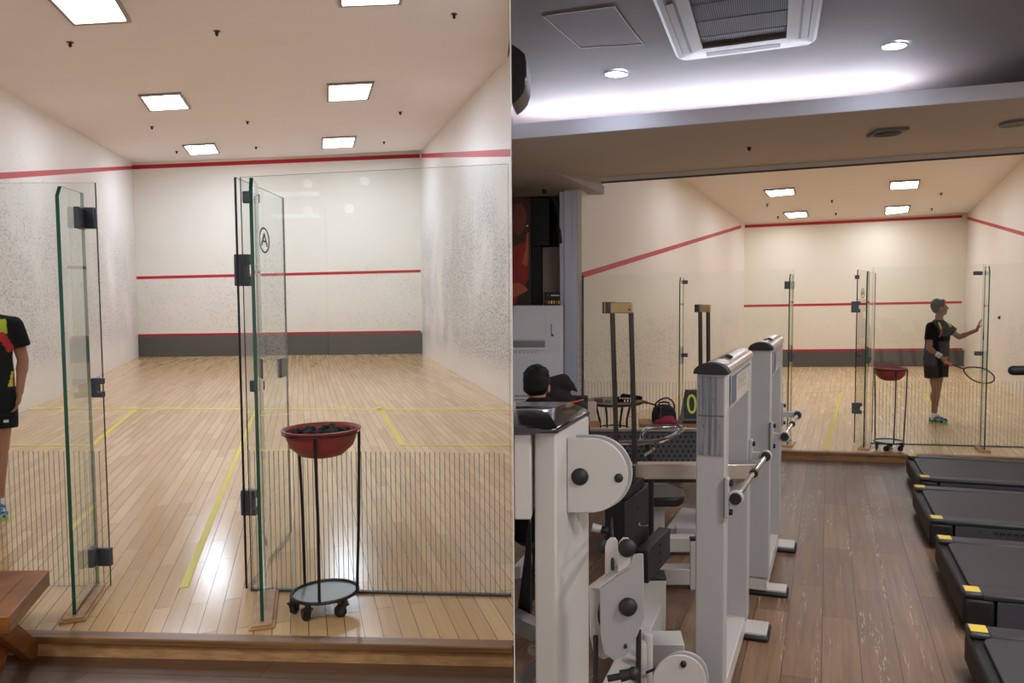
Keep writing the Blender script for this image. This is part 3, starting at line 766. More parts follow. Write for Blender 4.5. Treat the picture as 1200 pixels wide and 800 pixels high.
# ------------------------------------------------------------------ right court glass
def hx(x):                                                # point on the glass line seen at column x
    return isect(V((0,0,0)), V((ray(x,515).x/ray(x,515).y,1,0)), HA, hd)
def zt2(p, x): return zat(p.y, 323 - (x-681)*(323-308)/(1200-681))
def hpanel(x0, x1, label, strp=True, grp='fixed glass panels of the right court'):
    a, c = xy(hx(x0),Z2), xy(hx(x1),Z2); L = (c-a).length
    t = thing('glass_screen', label, 'glass panel', a, 0, grp)
    pane(t, [(0,Z2+.005),(L,Z2+.005),(L,zt2(c,x1)),(0,zt2(a,x0))], a, c, edge='glass_dark')
    if strp: stripes(t, a, c, Z2+.01, zat(a.y,446), .040, .0046)
    n = V((-hd.y,hd.x,0)); b = MB(); a2, c2 = a, c
    b.box8([a2-n*.012, c2-n*.012, c2+n*.012, a2+n*.012] + [q+V((0,0,.012)) for q in (a2-n*.012, c2-n*.012, c2+n*.012, a2+n*.012)])
    part('floor_channel', b, M['dgrey'], t, True)
    return t
gp1 = hpanel(684, 799.5, 'clear glass panel behind the round bar table, beside the pale column')
b = MB(); q = xy(hx(683.2),Z2); b.lo(q.x-.008,q.x+.010,q.y-.03,q.y+.008,Z2,zt2(q,683)); part('wall_channel', b, M['glass_dark'], gp1, True, label='dark wall channel')
gp2 = hpanel(801, 928, 'clear glass panel between the seam fin and the court doorway, behind the white frames')
gp3 = hpanel(1019, 1146.5, 'clear glass panel with the player standing behind it')
gp4 = hpanel(1148, 1250, 'clear glass panel at the far right edge, above the treadmills')
def hfin(xa, ya, xb, yb, ytop, label, w=.014):
    a, c = F(xa,ya,Z2), F(xb,yb,Z2); d = (c-a); d.z = 0; L = d.length; d.normalize()
    t = thing('glass_fin', label, 'glass fin', a, 0, 'green edged support fins of the right court')
    zt = zat(a.y, ytop)
    pane(t, [(0,Z2+.022),(L,Z2+.022),(L,zt),(.05,zt),(0,zt-.06)], a, c, w, g='glass_fin')
    n = V((-d.y,d.x,0)); b = MB(); wv=.06
    p0, p1 = a-d*.04, c
    b.box8([p0-n*wv,p0+n*wv,p1+n*wv,p1-n*wv]+[q+V((0,0,.022)) for q in (p0-n*wv,p0+n*wv,p1+n*wv,p1-n*wv)])
    part('base_rail', b, M['rail_wood'], t, True, bevel=.003, label='wooden base rail')
    return t
f1 = hfin(795.5,521,799.6,516.2,324.5, 'green edged glass fin behind the scoreboard, left of the second guide rods')
f2 = hfin(922.5,523,926.3,518.6,321, 'green edged glass fin just left of the right court doorway')
f3 = hfin(1012,526.5,1014.5,521,317.5, 'green edged glass fin right of the doorway, beside the small ball stand')
f4 = hfin(1153.5,529,1148.5,524.8,311.5, 'green edged glass fin that the player reaches towards with an open hand')
def hclamp(t, x, y, wpx, hpx, dy=-.03, name='clamp', notch=0, th=.03):
    p = hx(x); p = P(x, y, p.y+dy); k = p.y/FPX
    clampbox(t, p, hd, wpx*k, hpx*k, th, notch*k, name)
hclamp(f1, 802, 330.5, 8, 4.5); hclamp(f1, 802, 416, 8, 4.5)
hclamp(f2, 925, 334, 11, 9); hclamp(f2, 927, 418, 8, 5)
hclamp(f4, 1146, 320, 10, 4.6); hclamp(f4, 1147, 414, 10, 5)
hclamp(f3, 1004.5, 324.5, 5, 4.6); hclamp(f3, 1007, 416, 5, 5)
# open door of the right court
a, c = xy(hx(1000.5),Z2), F(1022,507,Z2)
a = F(1001,519.5,Z2); d = (c-a); d.z = 0; L = d.length; d.normalize()
t = thing('glass_door', 'open glass door swung inward at the right court doorway', 'glass door', a)
da, db, dd = a, c, d
pane(t, [(0,Z2+.012),(L,Z2+.012),(L,zat(c.y,320)),(0,zat(a.y,316))], a, c, .012, 'glass_dark')
mb = stick(1010.3, 343.5, 5.6, 'A'); part('letter_sticker', mb, M['ink'], t, True, smooth=False, label='small black letter A in an oval ring')
clampbox(t, onwall(1017,413,a,c), d, .2, .11, .03, 0, 'lock_plate', 'lock')
hclamp(t, 1003, 359.5, 10, 13, -.05, 'hinge', 2, .05); hclamp(t, 1004, 478, 11, 13, -.05, 'hinge', 2, .05)

# small ball stand of the right court: a copy of the tall one
sp = F(1041.5,517,Z2+.09)
st2 = copy_tree(st); st2.location = (sp.x, sp.y, Z2); st2.rotation_euler = (0,0,math.radians(-4))
st2['label'] = 'ball stand on casters on the court step behind the treadmills, seen small'
bo2 = bo.copy(); C.objects.link(bo2); bo2.location = (sp.x, sp.y, Z2); bo2['label'] = 'red plastic basin on the small far ball stand near the player'

# ================================================================== GYM SHELL (right half)
Gf = [xy(E0-en*.02,GR), V((part_at(9.0,GAP).x, 9.0, GR)), V((part_at(1.6,GAP).x,1.6,GR)), V((.0,-3.4,GR)), V((7.2,-3.4,GR)), V((7.2,7.0,GR)), xy(E1-en*.02,GR)]
b = MB(); b.prism(Gf, (0,0,-.1)); struct('floor', b, M['brown'], V((.30,1,0)))
LB = 12.2
b = MB(); b.prism([V((part_at(9.0,GAP).x,9.0,GR)), xy(E0-en*.02,GR), xy(RFL+rl*(RFL.y-LB)/-rl.y,GR) if False else xy(rl_at(LB),GR)-V((.25,0,0)), V((part_at(LB,GAP).x,LB,GR))], (0,0,-.1)); struct('floor', b, M['brown'], V((.30,1,0)))
struct('wall_back', MB().lo(-9.2, 7.4, -3.7, -3.45, -.25, 5.0), M['plain'])
struct('wall_side', MB().lo(7.2, 7.4, -3.4, 9.0, -.25, 5.0), M['plain'])
# soffit, fascia, cove and ceiling
NL, NR = P(600.5,163,6.85), P(1330,103,6.30)
FL_, FR_ = P(600.5,213.5,9.62), P(1330,162,8.85)
FL2 = P(600.5,229,10.9)
def prism4(pts, up): 
    b = MB(); b.prism(pts, up); return b
b = MB(); ns, nt_ = 10, 5; vs = []
for i in range(nt_+1):
    for k in range(ns+1): vs.append(NL.lerp(NR,k/ns).lerp(FL_.lerp(FR_,k/ns), i/nt_))
mm_ = len(vs); fs = []
for i in range(nt_):
    for k in range(ns):
        q = (i*(ns+1)+k, i*(ns+1)+k+1, (i+1)*(ns+1)+k+1, (i+1)*(ns+1)+k); fs += [q, tuple(mm_+x for x in q[::-1])]
b.add(vs + [q+V((0,0,.05)) for q in vs], fs)
struct('ceiling', b, M['soffit'])
def rsof0(p):
    t_ = (p.x-NL.x)/(NR.x-NL.x); zn = NL.z+(NR.z-NL.z)*t_; zf = FL_.z+(FR_.z-FL_.z)*t_; yn = NL.y+(NR.y-NL.y)*t_; yf = FL_.y+(FR_.y-FL_.y)*t_
    return zn+(zf-zn)*(p.y-yn)/(yf-yn)
fo = V((NR.y-NL.y, -(NR.x-NL.x), 0)).normalized()
k16 = .125
b = MB(); b.box8([NL, NR, NR-fo*.03, NL-fo*.03] + [q+V((0,0,k16)) for q in (NL, NR, NR-fo*.03, NL-fo*.03)])
b.v = [q+fo*.004 for q in b.v]
struct('trim_26', b, M['fascia'])
hh = (FR_-FL_).normalized(); hn = V((hh.y,-hh.x,0))
b = MB(); b.box8([FL_, FR_, FR_-hn*.10, FL_-hn*.10] + [V((q.x,q.y,5.0)) for q in (FL_, FR_, FR_-hn*.10, FL_-hn*.10)])
struct('wall_header', b, M['soffit'])
b = MB(); q0, q1 = FL_+V((0,0,-.055)), FR_+V((0,0,-.055))
b.box8([q0-hn*.10, q1-hn*.10, q1-hn*.13, q0-hn*.13] + [q+V((0,0,.3)) for q in (q0-hn*.10, q1-hn*.10, q1-hn*.13, q0-hn*.13)])
struct('trim_27', b, M['plain'])  # pale paint standing in for the court-lit underside of the header
b = MB(); q0, q1 = FL_+V((0,0,-.075)), FR_+V((0,0,-.075))
b.box8([q0-hn*.10, q1-hn*.10, q1-hn*.12, q0-hn*.12] + [q+V((0,0,.022)) for q in (q0-hn*.10, q1-hn*.10, q1-hn*.12, q0-hn*.12)])
struct('trim_29', b, M['dgrey'])
slp = (NR.z-NL.z)/(NR.x-NL.x)
UZ = .37
def uceil(p): return NL.z + UZ + slp*(p.x-NL.x)
up = [V((part_at(9.9,GAP).x,9.9,0)), V((part_at(1.6,GAP).x,1.6,0)), V((.0,-3.4,0)), V((7.2,-3.4,0)), V((7.2,9.9,0))]
up = [V((p.x,p.y,uceil(p))) for p in up]
struct('ceiling', prism4(up, (0,0,.2)), M['gym_ceiling'])
# lobby beyond the column: lower ceiling, back wall
lz = zat(9.75, 228)
n1, n2 = onceil(600.5,205,rsof0,.0), onceil(652,203.2,rsof0,.0)
f1_, f2_ = P(600.5,231,9.86), P(706,228,9.62)
b = MB(); b.prism([n1, n2, f2_, f1_], (0,0,.28)); struct('ceiling', b, M['soffit'])
b = MB(); b.prism([V((part_at(9.86,GAP).x,9.86,lz+.004)), V((rl_at(9.86).x-.02,9.86,lz+.004)), V((rl_at(LB).x-.2,LB,lz+.004)), V((part_at(LB,GAP).x,LB,lz+.004))], (0,0,.2))
struct('ceiling', b, M['soffit'])
b = MB(); b.prism([V((part_at(LB,GAP).x,LB,GR)), V((rl_at(LB).x-.1,LB,GR)), V((rl_at(LB).x-.1,LB+.1,GR)), V((part_at(LB+.1,GAP).x,LB+.1,GR))], (0,0,4.5))
struct('wall_far', b, M['beige'])
# white slanting trim by the soffit corner
w0, w3 = n2 + V((.012,0,.002)), f2_ + V((.012,0,.002)); w2 = w3 + V((0,0,.105)); w1 = w0.lerp(w3,.28) + V((0,0,.03))
b = MB(); b.prism([w0,w3,w2,w1], (.012,0,0)); struct('trim_30', b, M['fascia'])
# pale column at the court corner
ca, cb = P(656,400,9.45), P(676.5,400,9.45)
t = thing('trim_28', None, None, (cb.x,9.45,GR)); t['kind'] = 'structure'
b = MB(); b.lo(ca.x, cb.x, 9.45, 9.62, GR, lz); b.lo(ca.x+.055, cb.x-.06, 9.43, 9.45, GR, lz-.001)
mkp = part('column_shaft', b, M['pilaster'], t, True, bevel=.006)
# gym ceiling fittings
g = 'round downlights of the gym ceiling'
def downlight(px, py, label, r=.075, grp=g):
    p = onceil(px, py, uceil, .012)
    t = thing('downlight', label, 'ceiling light', p, 0, grp)
    rg = MB().lathe([(r,-.006),(r*1.22,-.004),(r*1.22,.006),(r,.006)], n=28, closed=True); part('trim_ring', rg, M['silver'], t)
    part('lamp', MB().lathe([(.001,-.01),(r*.6,-.009),(r,-.002),(r,.006),(.001,.006)], n=28), M['down_lit'], t)
downlight(722, 86.5, 'bright round downlight left of the ceiling air conditioner')
downlight(1048.5, 53.5, 'bright round downlight right of the ceiling air conditioner')
ceil_pts = [(635,19),(720,7.5),(755,52.5),(680,57)]
pp = [onceil(x,y,uceil,.006) for x,y in ceil_pts]
t = thing('access_hatch', 'square access hatch with thin metal edge in the gym ceiling', 'ceiling hatch', sum(pp,V((0,0,0)))/4)
cc = sum(pp,V((0,0,0)))/4
b = MB()
for i in range(4):
    j=(i+1)%4; a_, c_ = pp[i], pp[j]; ai, ci = cc+(a_-cc)*.965, cc+(c_-cc)*.965; u_=V((0,0,.012))
    b.box8([a_,c_,ci,ai,a_+u_,c_+u_,ci+u_,ai+u_])
part('edge_frame', b, M['acpanel'], t, True)
b = MB(); b.prism([cc+(q-cc)*.95+V((0,0,.003)) for q in pp], (0,0,.006)); part('hatch_panel', b, M['gym_ceiling'], t, True)
# ceiling cassette
A0, A1 = onceil(794,70.5,uceil,.03), onceil(956,50,uceil,.03)
ex = (A1-A0); W0 = ex.length; ex.normalize(); ey = V((ex.y,-ex.x,0)); ey.normalize(); ez = ex.cross(ey); ez = ez if ez.z > 0 else -ez
SY = W0/2*1.5; org = A0 + ex*W0/2 + ey*SY
t = thing('ceiling_air_conditioner', 'square ceiling cassette air conditioner with black slatted grille', 'air conditioner', org)
S = W0/2
M['slat'] = mat('dark grille slat', (58,58,62), .5)
def A(x,y,z=0): return org + ex*(x*S) + ey*(y*SY) + ez*z
def rrect(x0,x1,y0,y1,r,n=6):
    o=[]
    for cx,cy,a0 in ((x1-r,y1-r,0),(x0+r,y1-r,90),(x0+r,y0+r,180),(x1-r,y0+r,270)):
        for k in range(n+1):
            a=math.radians(a0+90*k/n); o.append((cx+r*math.cos(a),cy+r*math.sin(a)))
    return o
r0 = rrect(-1,1,-1,1,.14); r1 = rrect(-.95,.95,-.95,.95,.12); ri = rrect(-.58,.58,-.66,.66,.01)
b = MB(); b.skin([[A(x,y,.03) for x,y in r0],[A(x,y,.0) for x,y in r0],[A(x,y,-.022) for x,y in r1],[A(x,y,-.022) for x,y in ri],[A(x,y,.02) for x,y in ri]], cap=False)
part('face_panel', b, M['acpanel'], t, True)
b = MB(); b.prism([A(x,y,.015) for x,y in ri], ez*.01); part('grille_backing', b, M['black'], t, True)
b = MB()
for i in range(42):
    x = -.57+1.14*(i+.5)/42
    b.box8([A(x-.005,-.66,-.008),A(x+.005,-.66,-.008),A(x+.005,.66,-.008),A(x-.005,.66,-.008),A(x-.005,-.66,.010),A(x+.005,-.66,.010),A(x+.005,.66,.010),A(x-.005,.66,.010)])
for y in (-.4,0,.4):
    b.box8([A(-.58,y-.007,-.01),A(.58,y-.007,-.01),A(.58,y+.007,-.01),A(-.58,y+.007,-.01),A(-.58,y-.007,.0),A(.58,y-.007,.0),A(.58,y+.007,.0),A(-.58,y+.007,.0)])
part('grille_slats', b, M['slat'], t, True, smooth=False)
for sx in (-1,1):
    b = MB(); b.prism([A(sx*.88,-.72,-.0235),A(sx*.74,-.72,-.0235),A(sx*.74,.62,-.0235),A(sx*.88,.62,-.0235)], ez*.002); part('air_slot', b, M['black'], t, True)
    b = MB(); b.prism([A(sx*.86,-.70,-.036),A(sx*.775,-.70,-.027),A(sx*.775,.58,-.027),A(sx*.86,.58,-.036)], ez*.006); part('air_flap', b, M['acpanel'], t, True)
b = MB(); b.prism([A(-.55,-.90,-.0235),A(.5,-.90,-.0235),A(.5,-.79,-.0235),A(-.55,-.79,-.0235)], ez*.002); part('air_slot', b, M['dgrey'], t, True)
# round fittings in the soffit
rsof = rsof0
p = onceil(1040,156,rsof,.05); sl_ = slp
t = thing('ceiling_speaker', 'round dark ceiling speaker in a square frame, middle of the soffit', 'ceiling speaker', p)
def disc(r0,r1,z0,z1,n=28):
    b = MB().lathe([(r1,z0),(r1,z1),(max(r0,.001),z1),(max(r0,.001),z0)], n=n, closed=True)
    b.v = [q+V((0,0,q.x*slp)) for q in b.v]; return b
b = MB(); b.lo(-.15,.15,-.15,.15,-.006,.06); b.v=[q+V((0,0,q.x*slp)) for q in b.v]; part('frame', b, M['acpanel'], t)
part('cone', disc(.0,.125,-.014,-.005), M['black'], t)
for r in (.03,.06,.09): part('ring', disc(r-.006,r+.006,-.019,-.013), M['dgrey'], t)
p = onceil(1189,144,rsof,.05)
t = thing('ceiling_speaker', 'round grey ceiling speaker at the right picture edge of the soffit', 'ceiling speaker', p)
part('cone', disc(.0,.125,-.014,.0), M['dgrey'], t); part('rim', disc(.118,.135,-.018,.012), M['acpanel'], t)
g = None
for px,py,lb in ((878,170,'above the doorway panel of the right court'),(1178,196,'near the right picture edge')):
    if py > 180: continue
    ceil_dot(px,py,rsof,'black sprinkler head under the soffit '+lb,g,.03)
p = onceil(831,193,rsof,.0); b = MB().lathe([(.001,-.025),(.04,-.022),(.05,-.006),(.05,.012),(.001,.012)], p, 18); solo('smoke_detector', b, M['silver'], 'small silver disc detector under the rear edge of the soffit', 'smoke detector')
p = V((P(638,226.5,9.3).x, 9.3, lz)); b = MB().lathe([(.001,-.05),(.022,-.045),(.03,-.004),(.03,.004),(.001,.004)], p, 14); solo('sprinkler', b, M['black'], 'black sprinkler head under the lobby ceiling beside the pale column', 'sprinkler')
# wall loudspeaker cut by the dividing wall
c0 = P(603,97,4.2); k = 4.2/FPX
prof = [(0,34),(10,28),(16,23),(17.5,14),(17.8,0),(17.2,-10),(14,-20),(8,-27),(0,-32)]
x0 = part_at(4.0,GAP+.002).x
b = MB(); b.prism([V((c0.x-1*k+.0+px*k, 4.05, c0.z+py*k)) for px,py in [(0.6,34)]+prof[1:-1]+[(.6,-32)]], (0,.26,0))
b.v = [V((max(q.x, part_at(q.y,GAP+.002).x), q.y, q.z)) for q in b.v]
t = thing('wall_speaker', 'black wall loudspeaker at the top left of the gym', 'loudspeaker', (c0.x+.03, 4.2, c0.z-.15))
part('cabinet', b, M['blackmetal'], t, True, bevel=.006)
b = MB(); q = P(616,95.5,4.045); b.box((q.x,q.y,q.z),(.008,.006,.04)); part('badge', b, M['silver'], t, True)
# cove tubes lying behind the fascia lip
def on_fas(x): 
    d_ = NR-NL; r = ray(x,150); q = isect(V((0,0,0)), V((r.x/r.y,1,0)), NL, d_); s_=(q.x-NL.x)/d_.x; return NL + d_*s_
g = 'cove lamp tubes behind the soffit lip'
for xa, xb, lb in ((602,741,'left cove lamp tube lying behind the soffit lip'),(748,1098,'long right cove lamp tube lying behind the soffit lip')):
    a_, c_ = on_fas(xa)-fo*.68+V((0,0,.085)), on_fas(xb)-fo*.68+V((0,0,.085))
    t = thing('cove_lamp', lb, 'tube lamp', a_, 0, g)
    part('tube', MB().cyl(a_+V((0,0,.008)), c_+V((0,0,.008)), .018, 12), M['cove_lit'], t, True)
    d_ = (c_-a_).normalized(); b = MB()
    for s_, e_ in ((a_,-1),(c_,1)): b.box(s_ + d_*e_*.01 + V((0,0,-.005)), (.03,.05,.05), math.atan2(d_.y,d_.x))
    part('end_holder', b, M['plain'], t, True)
# added stand-ins for the gym ceiling lights, placed to reflect in the left glass
g = 'added lamps high on the back wall, mirrored in the left glass'
def mirrored(px, py, dist=7.3):
    q = P(px, py, GC.y); d = q - V((0,0,CAMZ)); n = V((-gd2.y, gd2.x, 0)); d = d - n*2*d.dot(n); k = (-3.42 - q.y)/d.y
    return q + d*k
for (xa, xb, yy, lb) in ((303,376,228,'upper long strip lamp added on the back wall'),(321,376,253.5,'lower short strip lamp added on the back wall')):
    a_, c_ = mirrored(xa,yy), mirrored(xb,yy); a_.y = c_.y = -3.40; t = thing('reflection_lamp', lb + ' of the left gym, behind the viewer', 'reflection lamp', (a_+c_)/2, 0, g)
    part('diffuser', MB().lo(a_.x,c_.x,-3.43,-3.38,(a_.z+c_.z)/2-.03,(a_.z+c_.z)/2+.03), M['reflection_lit'], t, True)
    part('housing', MB().lo(min(a_.x,c_.x)-.03,max(a_.x,c_.x)+.03,-3.45,-3.43,(a_.z+c_.z)/2-.05,(a_.z+c_.z)/2+.05), M['plain'], t, True)
for i, (xa, yy) in enumerate(((363,215.5),(430,213),(412,245),(363,248))):
    a_ = mirrored(xa,yy); t = thing('reflection_lamp', ('first','second','third','fourth')[i]+' round lamp added on the back wall of the left gym, behind the viewer', 'reflection lamp', (a_.x,-3.45,a_.z), 0, g)
    part('lamp', MB().cyl((a_.x,-3.43,a_.z),(a_.x,-3.39,a_.z),.07,20), M['reflection_lit'], t, True); part('ring', MB().cyl((a_.x,-3.45,a_.z),(a_.x,-3.43,a_.z),.085,20), M['silver'], t, True)
# ================================================================== GYM MACHINES
TH = math.radians(17.5)
def reflection_streak_mat(name):  # vertical reflections of the clear cover painted in as noise streaks
    m = mat(name, (118,124,136), .18); nt = m.node_tree; b_ = nt.nodes['Principled BSDF']
    tc = N(nt,'ShaderNodeTexCoord'); mp = N(nt,'ShaderNodeMapping'); nt.links.new(tc.outputs['Object'], mp.inputs[0]); mp.inputs['Scale'].default_value = (62,62,2.2)
    nz = N(nt,'ShaderNodeTexNoise'); nz.inputs['Scale'].default_value = 1; nz.inputs['Detail'].default_value = 4; nt.links.new(mp.outputs[0], nz.inputs['Vector'])
    mp2 = N(nt,'ShaderNodeMapping'); nt.links.new(tc.outputs['Object'], mp2.inputs[0]); mp2.inputs['Scale'].default_value = (70,70,26)
    n2 = N(nt,'ShaderNodeTexNoise'); n2.inputs['Scale'].default_value = 1; nt.links.new(mp2.outputs[0], n2.inputs['Vector'])
    c = mixc(nt, ramp(nt, nz.outputs['Fac'], .38, .62), lin((84,88,100)), lin((132,132,136)))
    c = mixc(nt, mth(nt,'MULTIPLY',ramp(nt, n2.outputs['Fac'], .60, .66),.6), c, lin((74,90,120)))
    nt.links.new(c, b_.inputs['Base Color']); return m
M['placard'] = reflection_streak_mat('blue grey placard with painted reflection streaks')
M['placard_w'] = mat('pale printed placard', (176,172,168), .25)
M['print_blue'] = mat('blue print', (66,86,116), .4)
M['print_grey'] = mat('grey print', (120,118,120), .4)
def dome(x0, x1, y0, y1, z, h, n=10):
    b = MB(); c, w = (x0+x1)/2, (x1-x0)/2
    pr = [(x1, z)] + [(c+w*math.cos(math.pi*k/n), z+.006+h*math.sin(math.pi*k/n)) for k in range(n+1)] + [(x0, z)]
    return b.prism([V((x,y0,zz)) for x, zz in pr], (0,y1-y0,0))
def rot_x_tube(b, p, q, r, n=14): b.cyl(V(p), V(q), r, n)
def station(loc, label, bx0, bx1, front):
    t = thing('cable_station', label, 'gym frame', loc, -TH, 'white gym frames beside the aisle')
    W = .125; H = 1.52; D = .98
    part('near_column', MB().lo(-W,0,0,.10,.10,H), M['grey'], t, bevel=.006)
    part('far_column', MB().lo(-W,0,D-.11,D,.10,H), M['grey'], t, bevel=.006)
    part('top_beam', MB().lo(-W+.004,-.004,.10,D-.11,H-.17,H), M['grey'], t, bevel=.003)
    part('top_cover', dome(-W-.008,.008,.05,D+.02,H,.038), M['steel'], t)
    b = MB()
    for yy in (.30,.34,.38): b.tube([(-.075,yy,H+.044),(-.05,yy+.02,H+.052),(-.025,yy,H+.044)], .004, 6)
    part('cable_eyelets', b, M['dsteel'], t)
    part('end_cap', dome(-W-.012,.012,-.02,.05,H,.042), M['black'], t, bevel=.004)
    part('base_beam', MB().lo(-W+.008,-.008,.0,D+.02,.035,.125), M['white'], t, bevel=.005)
    for y0, y1 in ((.0,.14),(D-.12,D+.07)):
        f = part('foot', MB().lo(-W-.02,.105,y0+.012,y1-.012,.028,.045), M['white'], t, bevel=.004)
        part('rubber_pad', MB().lo(-W-.03,.118,y0,y1,.0,.030), M['black'], f, bevel=.012)
    if front:
        b = MB().lo(-W+.011,-.012,-.006,-.0005,H-.345,H-.012); part('front_placard', b, M['placard'], t, label='blue grey printed instruction placard')
        b = MB()
        b.lo(-W+.008,-.009,-.008,-.001,H-.178,H-.175)
        part('placard_seam', b, M['dgrey'], t)
    b = MB().lo(.0005,.004,.13,D-.13,H-.155,H-.018); pl = part('side_placard', b, M['placard_w'], t, label='pale printed placard on the side of the beam')
    b = MB(); b.lo(.004,.0052,.14,.30,H-.148,H-.03); b.lo(.004,.0052,.14,D-.14,H-.03,H-.022); part('blue_print', b, M['print_blue'], pl, smooth=False)
    b = MB(); rp = random.Random(5)
    for i in range(6): b.lo(.004,.0052,.36,.36+rp.uniform(.12,.34),H-.046-i*.012,H-.049-i*.012)
    part('text_lines', b, M['print_grey'], pl, smooth=False)
    # round bar held in two ring brackets
    y0, y1, zb = -.01, D-.09, 1.0
    part('chrome_bar', MB().cyl((bx0,y0+.02,zb),(bx1,y1,zb),.0135,16), M['chrome'], t)
    for x, y in ((bx0,y0),(bx1,y1)):
        b = MB(); R = [(math.cos(2*math.pi*k/20), math.sin(2*math.pi*k/20)) for k in range(20)]
        b.skin([[V((x+c*r,y+dy,zb+s*r)) for c,s in R] for r,dy in ((.024,-.012),(.033,-.012),(.033,.022),(.024,.022))], closed=True)
        b.lo(.0,x-.02,y-.005,y+.018,zb-.02,zb+.02)
        b.lo(.0,.018,y-.012,y+.024,zb-.085,zb+.085)
        h = part('bar_bracket', b, M['grey'], t, bevel=.003)
        part('end_plug', MB().cyl((x,y-.016,zb),(x,y+.01,zb),.0235,18), M['black'], h)
        b = MB()
        for dz in (-.062,.062): b.cyl((.016,y+.006,zb+dz),(.032,y+.006,zb+dz),.013,12)
        part('lock_knob', b, M['black'], h)
    b = MB(); ym = (y0+y1)*.55; xm = bx0+(bx1-bx0)*.55; b.cyl((xm,ym-.02,zb+.0),(xm,ym+.02,zb+.0),.021,14); part('bar_collar', b, M['dsteel'], t)
    return t
fA = station((.54,3.2,GR), 'nearer white gym frame with black domed cap and blue placard', .045, .088, True)
# cross beam with two guide rods under a brass block, fixed to the nearer frame
b = MB(); b.lo(.06,.832,3.925,4.0,.650,.728); part('cross_beam', b, M['steel'], fA, True, bevel=.004, label='steel cross beam')
def rods(parent, pts, r, ztop, captop, capc, capw, caph, capd, rz):
    for (a_, c_) in pts: part('guide_rod', MB().cyl(a_, c_, r, 14), M['dsteel'], parent, True)
    b = MB(); b.box(capc, (capw,capd,caph), rz); q = part('brass_block', b, M['brass'], parent, True, bevel=.004, label='brass coloured rod block')
    R = Matrix.Rotation(rz,3,'Z'); b = MB()
    for sx in (-.32,.40): c_ = V(capc)+R@V((capw*sx,-capd/2,-caph*.15)); b.cyl(c_, c_+R@V((0,-.003,0)), .0055*capw/.145, 10)
    part('screw', b, M['black'], q, True)
    e_ = V(capc)+R@V((-capw*.36,0,0)); b = MB().cyl(e_+V((0,0,-caph/2-.001)), e_+V((0,0,caph/2+.002)), capd*.56, 16); part('rod_socket', b, M['dsteel'], q, True)
YR = 3.97
rp_ = [(P(723,545,YR), P(717.5,366,YR)), (P(744,545,YR), P(739.5,366,YR))]
for i in (0,1): rp_[i] = (xy(rp_[i][0], .728), rp_[i][1])
cc_ = P(725,360.5,YR)
rods(fA, rp_, .0135, 0, 0, cc_, .145, .056, .06, -.12)
fB = station((1.05,4.62,GR), 'farther white gym frame with black domed cap, at the aisle edge', .085, .115, False)
# second pair of guide rods farther back
YR2 = 6.05
t = thing('guide_rod_stand', 'second pair of dark guide rods with small brass block, behind the nearer frame', 'gym frame', (P(825,400,YR2).x, YR2, GR))
rods(t, [(xy(P(823.5,460,YR2),GR+.06), P(820.5,365,YR2)), (xy(P(832.5,460,YR2),GR+.06), P(829.8,365,YR2))], .0165, 0, 0, P(824.5,361.2,YR2), .108, .058, .06, -.35)
part('base_plate', MB().box((P(828,400,YR2).x, YR2, GR+.03), (.5,.6,.06), -TH), M['white'], t, True, bevel=.008)

# ------------------------------------------------------------------ near multi gym at the left edge
MX, MY = P(652,650,2.6).x, 2.6
t = mg = thing('multi_gym', 'large white multi gym column with glossy black top and pulleys, cut by the dividing edge', 'gym machine', (MX,MY,GR), -TH)
b = MB(); b.lo(-.082,0,0,.365,.0,1.385); part('column', b, M['white'], t, bevel=.008)
b = MB(); b.lo(-.284,-.226,2.585,2.80,.834,1.13); part('side_housing', b, M['white'], t, True, bevel=.006)
b = MB(); z0 = 1.135; xl = lambda Y: part_at(Y,GAP).x
bot = [V((xl(2.56),2.56,z0)), V((P(653.5,508,2.56).x,2.56,z0)), V((P(691.5,490,2.96).x,2.96,z0)), V((xl(2.96),2.96,z0))]
topc = [V((xl(2.66),2.66,1.2)), V((P(641,483,2.66).x,2.66,1.2)), V((P(668,482,2.9).x,2.9,1.196)), V((xl(2.9),2.9,1.196))]
b.skin([bot, [q+V((0,0,.02)) for q in bot], topc]); part('top_cap', b, M['blackgloss'], t, True, bevel=.006, label='glossy black sloped cap')
def dplate(x0, cx, cy, r, Y, th, top=None):
    o = [(x0, cy-r), (cx, cy-r)] + [(cx+r*math.sin(a), cy-r*math.cos(a)) for a in [math.pi*k/24 for k in range(1,24)]] + [(cx, cy+r), (x0, cy+r)]
    b = MB(); b.prism([P(x,y,Y) for x, y in o], (0,th,0)); return b
part('pulley_cover', dplate(664.5, 692, 557, 44, 2.70, .012), M['white'], t, True, bevel=.004, label='white rounded pulley cover plate')
part('pulley_cover', dplate(672, 697, 554, 44.5, 2.80, .012), M['grey'], t, True, bevel=.004)
b = MB(); w_ = P(694,556,2.715); b.cyl(w_, w_+V((0,.08,0)), .11, 28); part('pulley_wheel', b, M['black'], t, True)
for x, y, r in ((679.5,558.5,.0315),(725,560,.0165)): part('bolt_cap', MB().ball(P(x,y,2.70), (r,r*.55,r), n=16), M['black'], t, True)
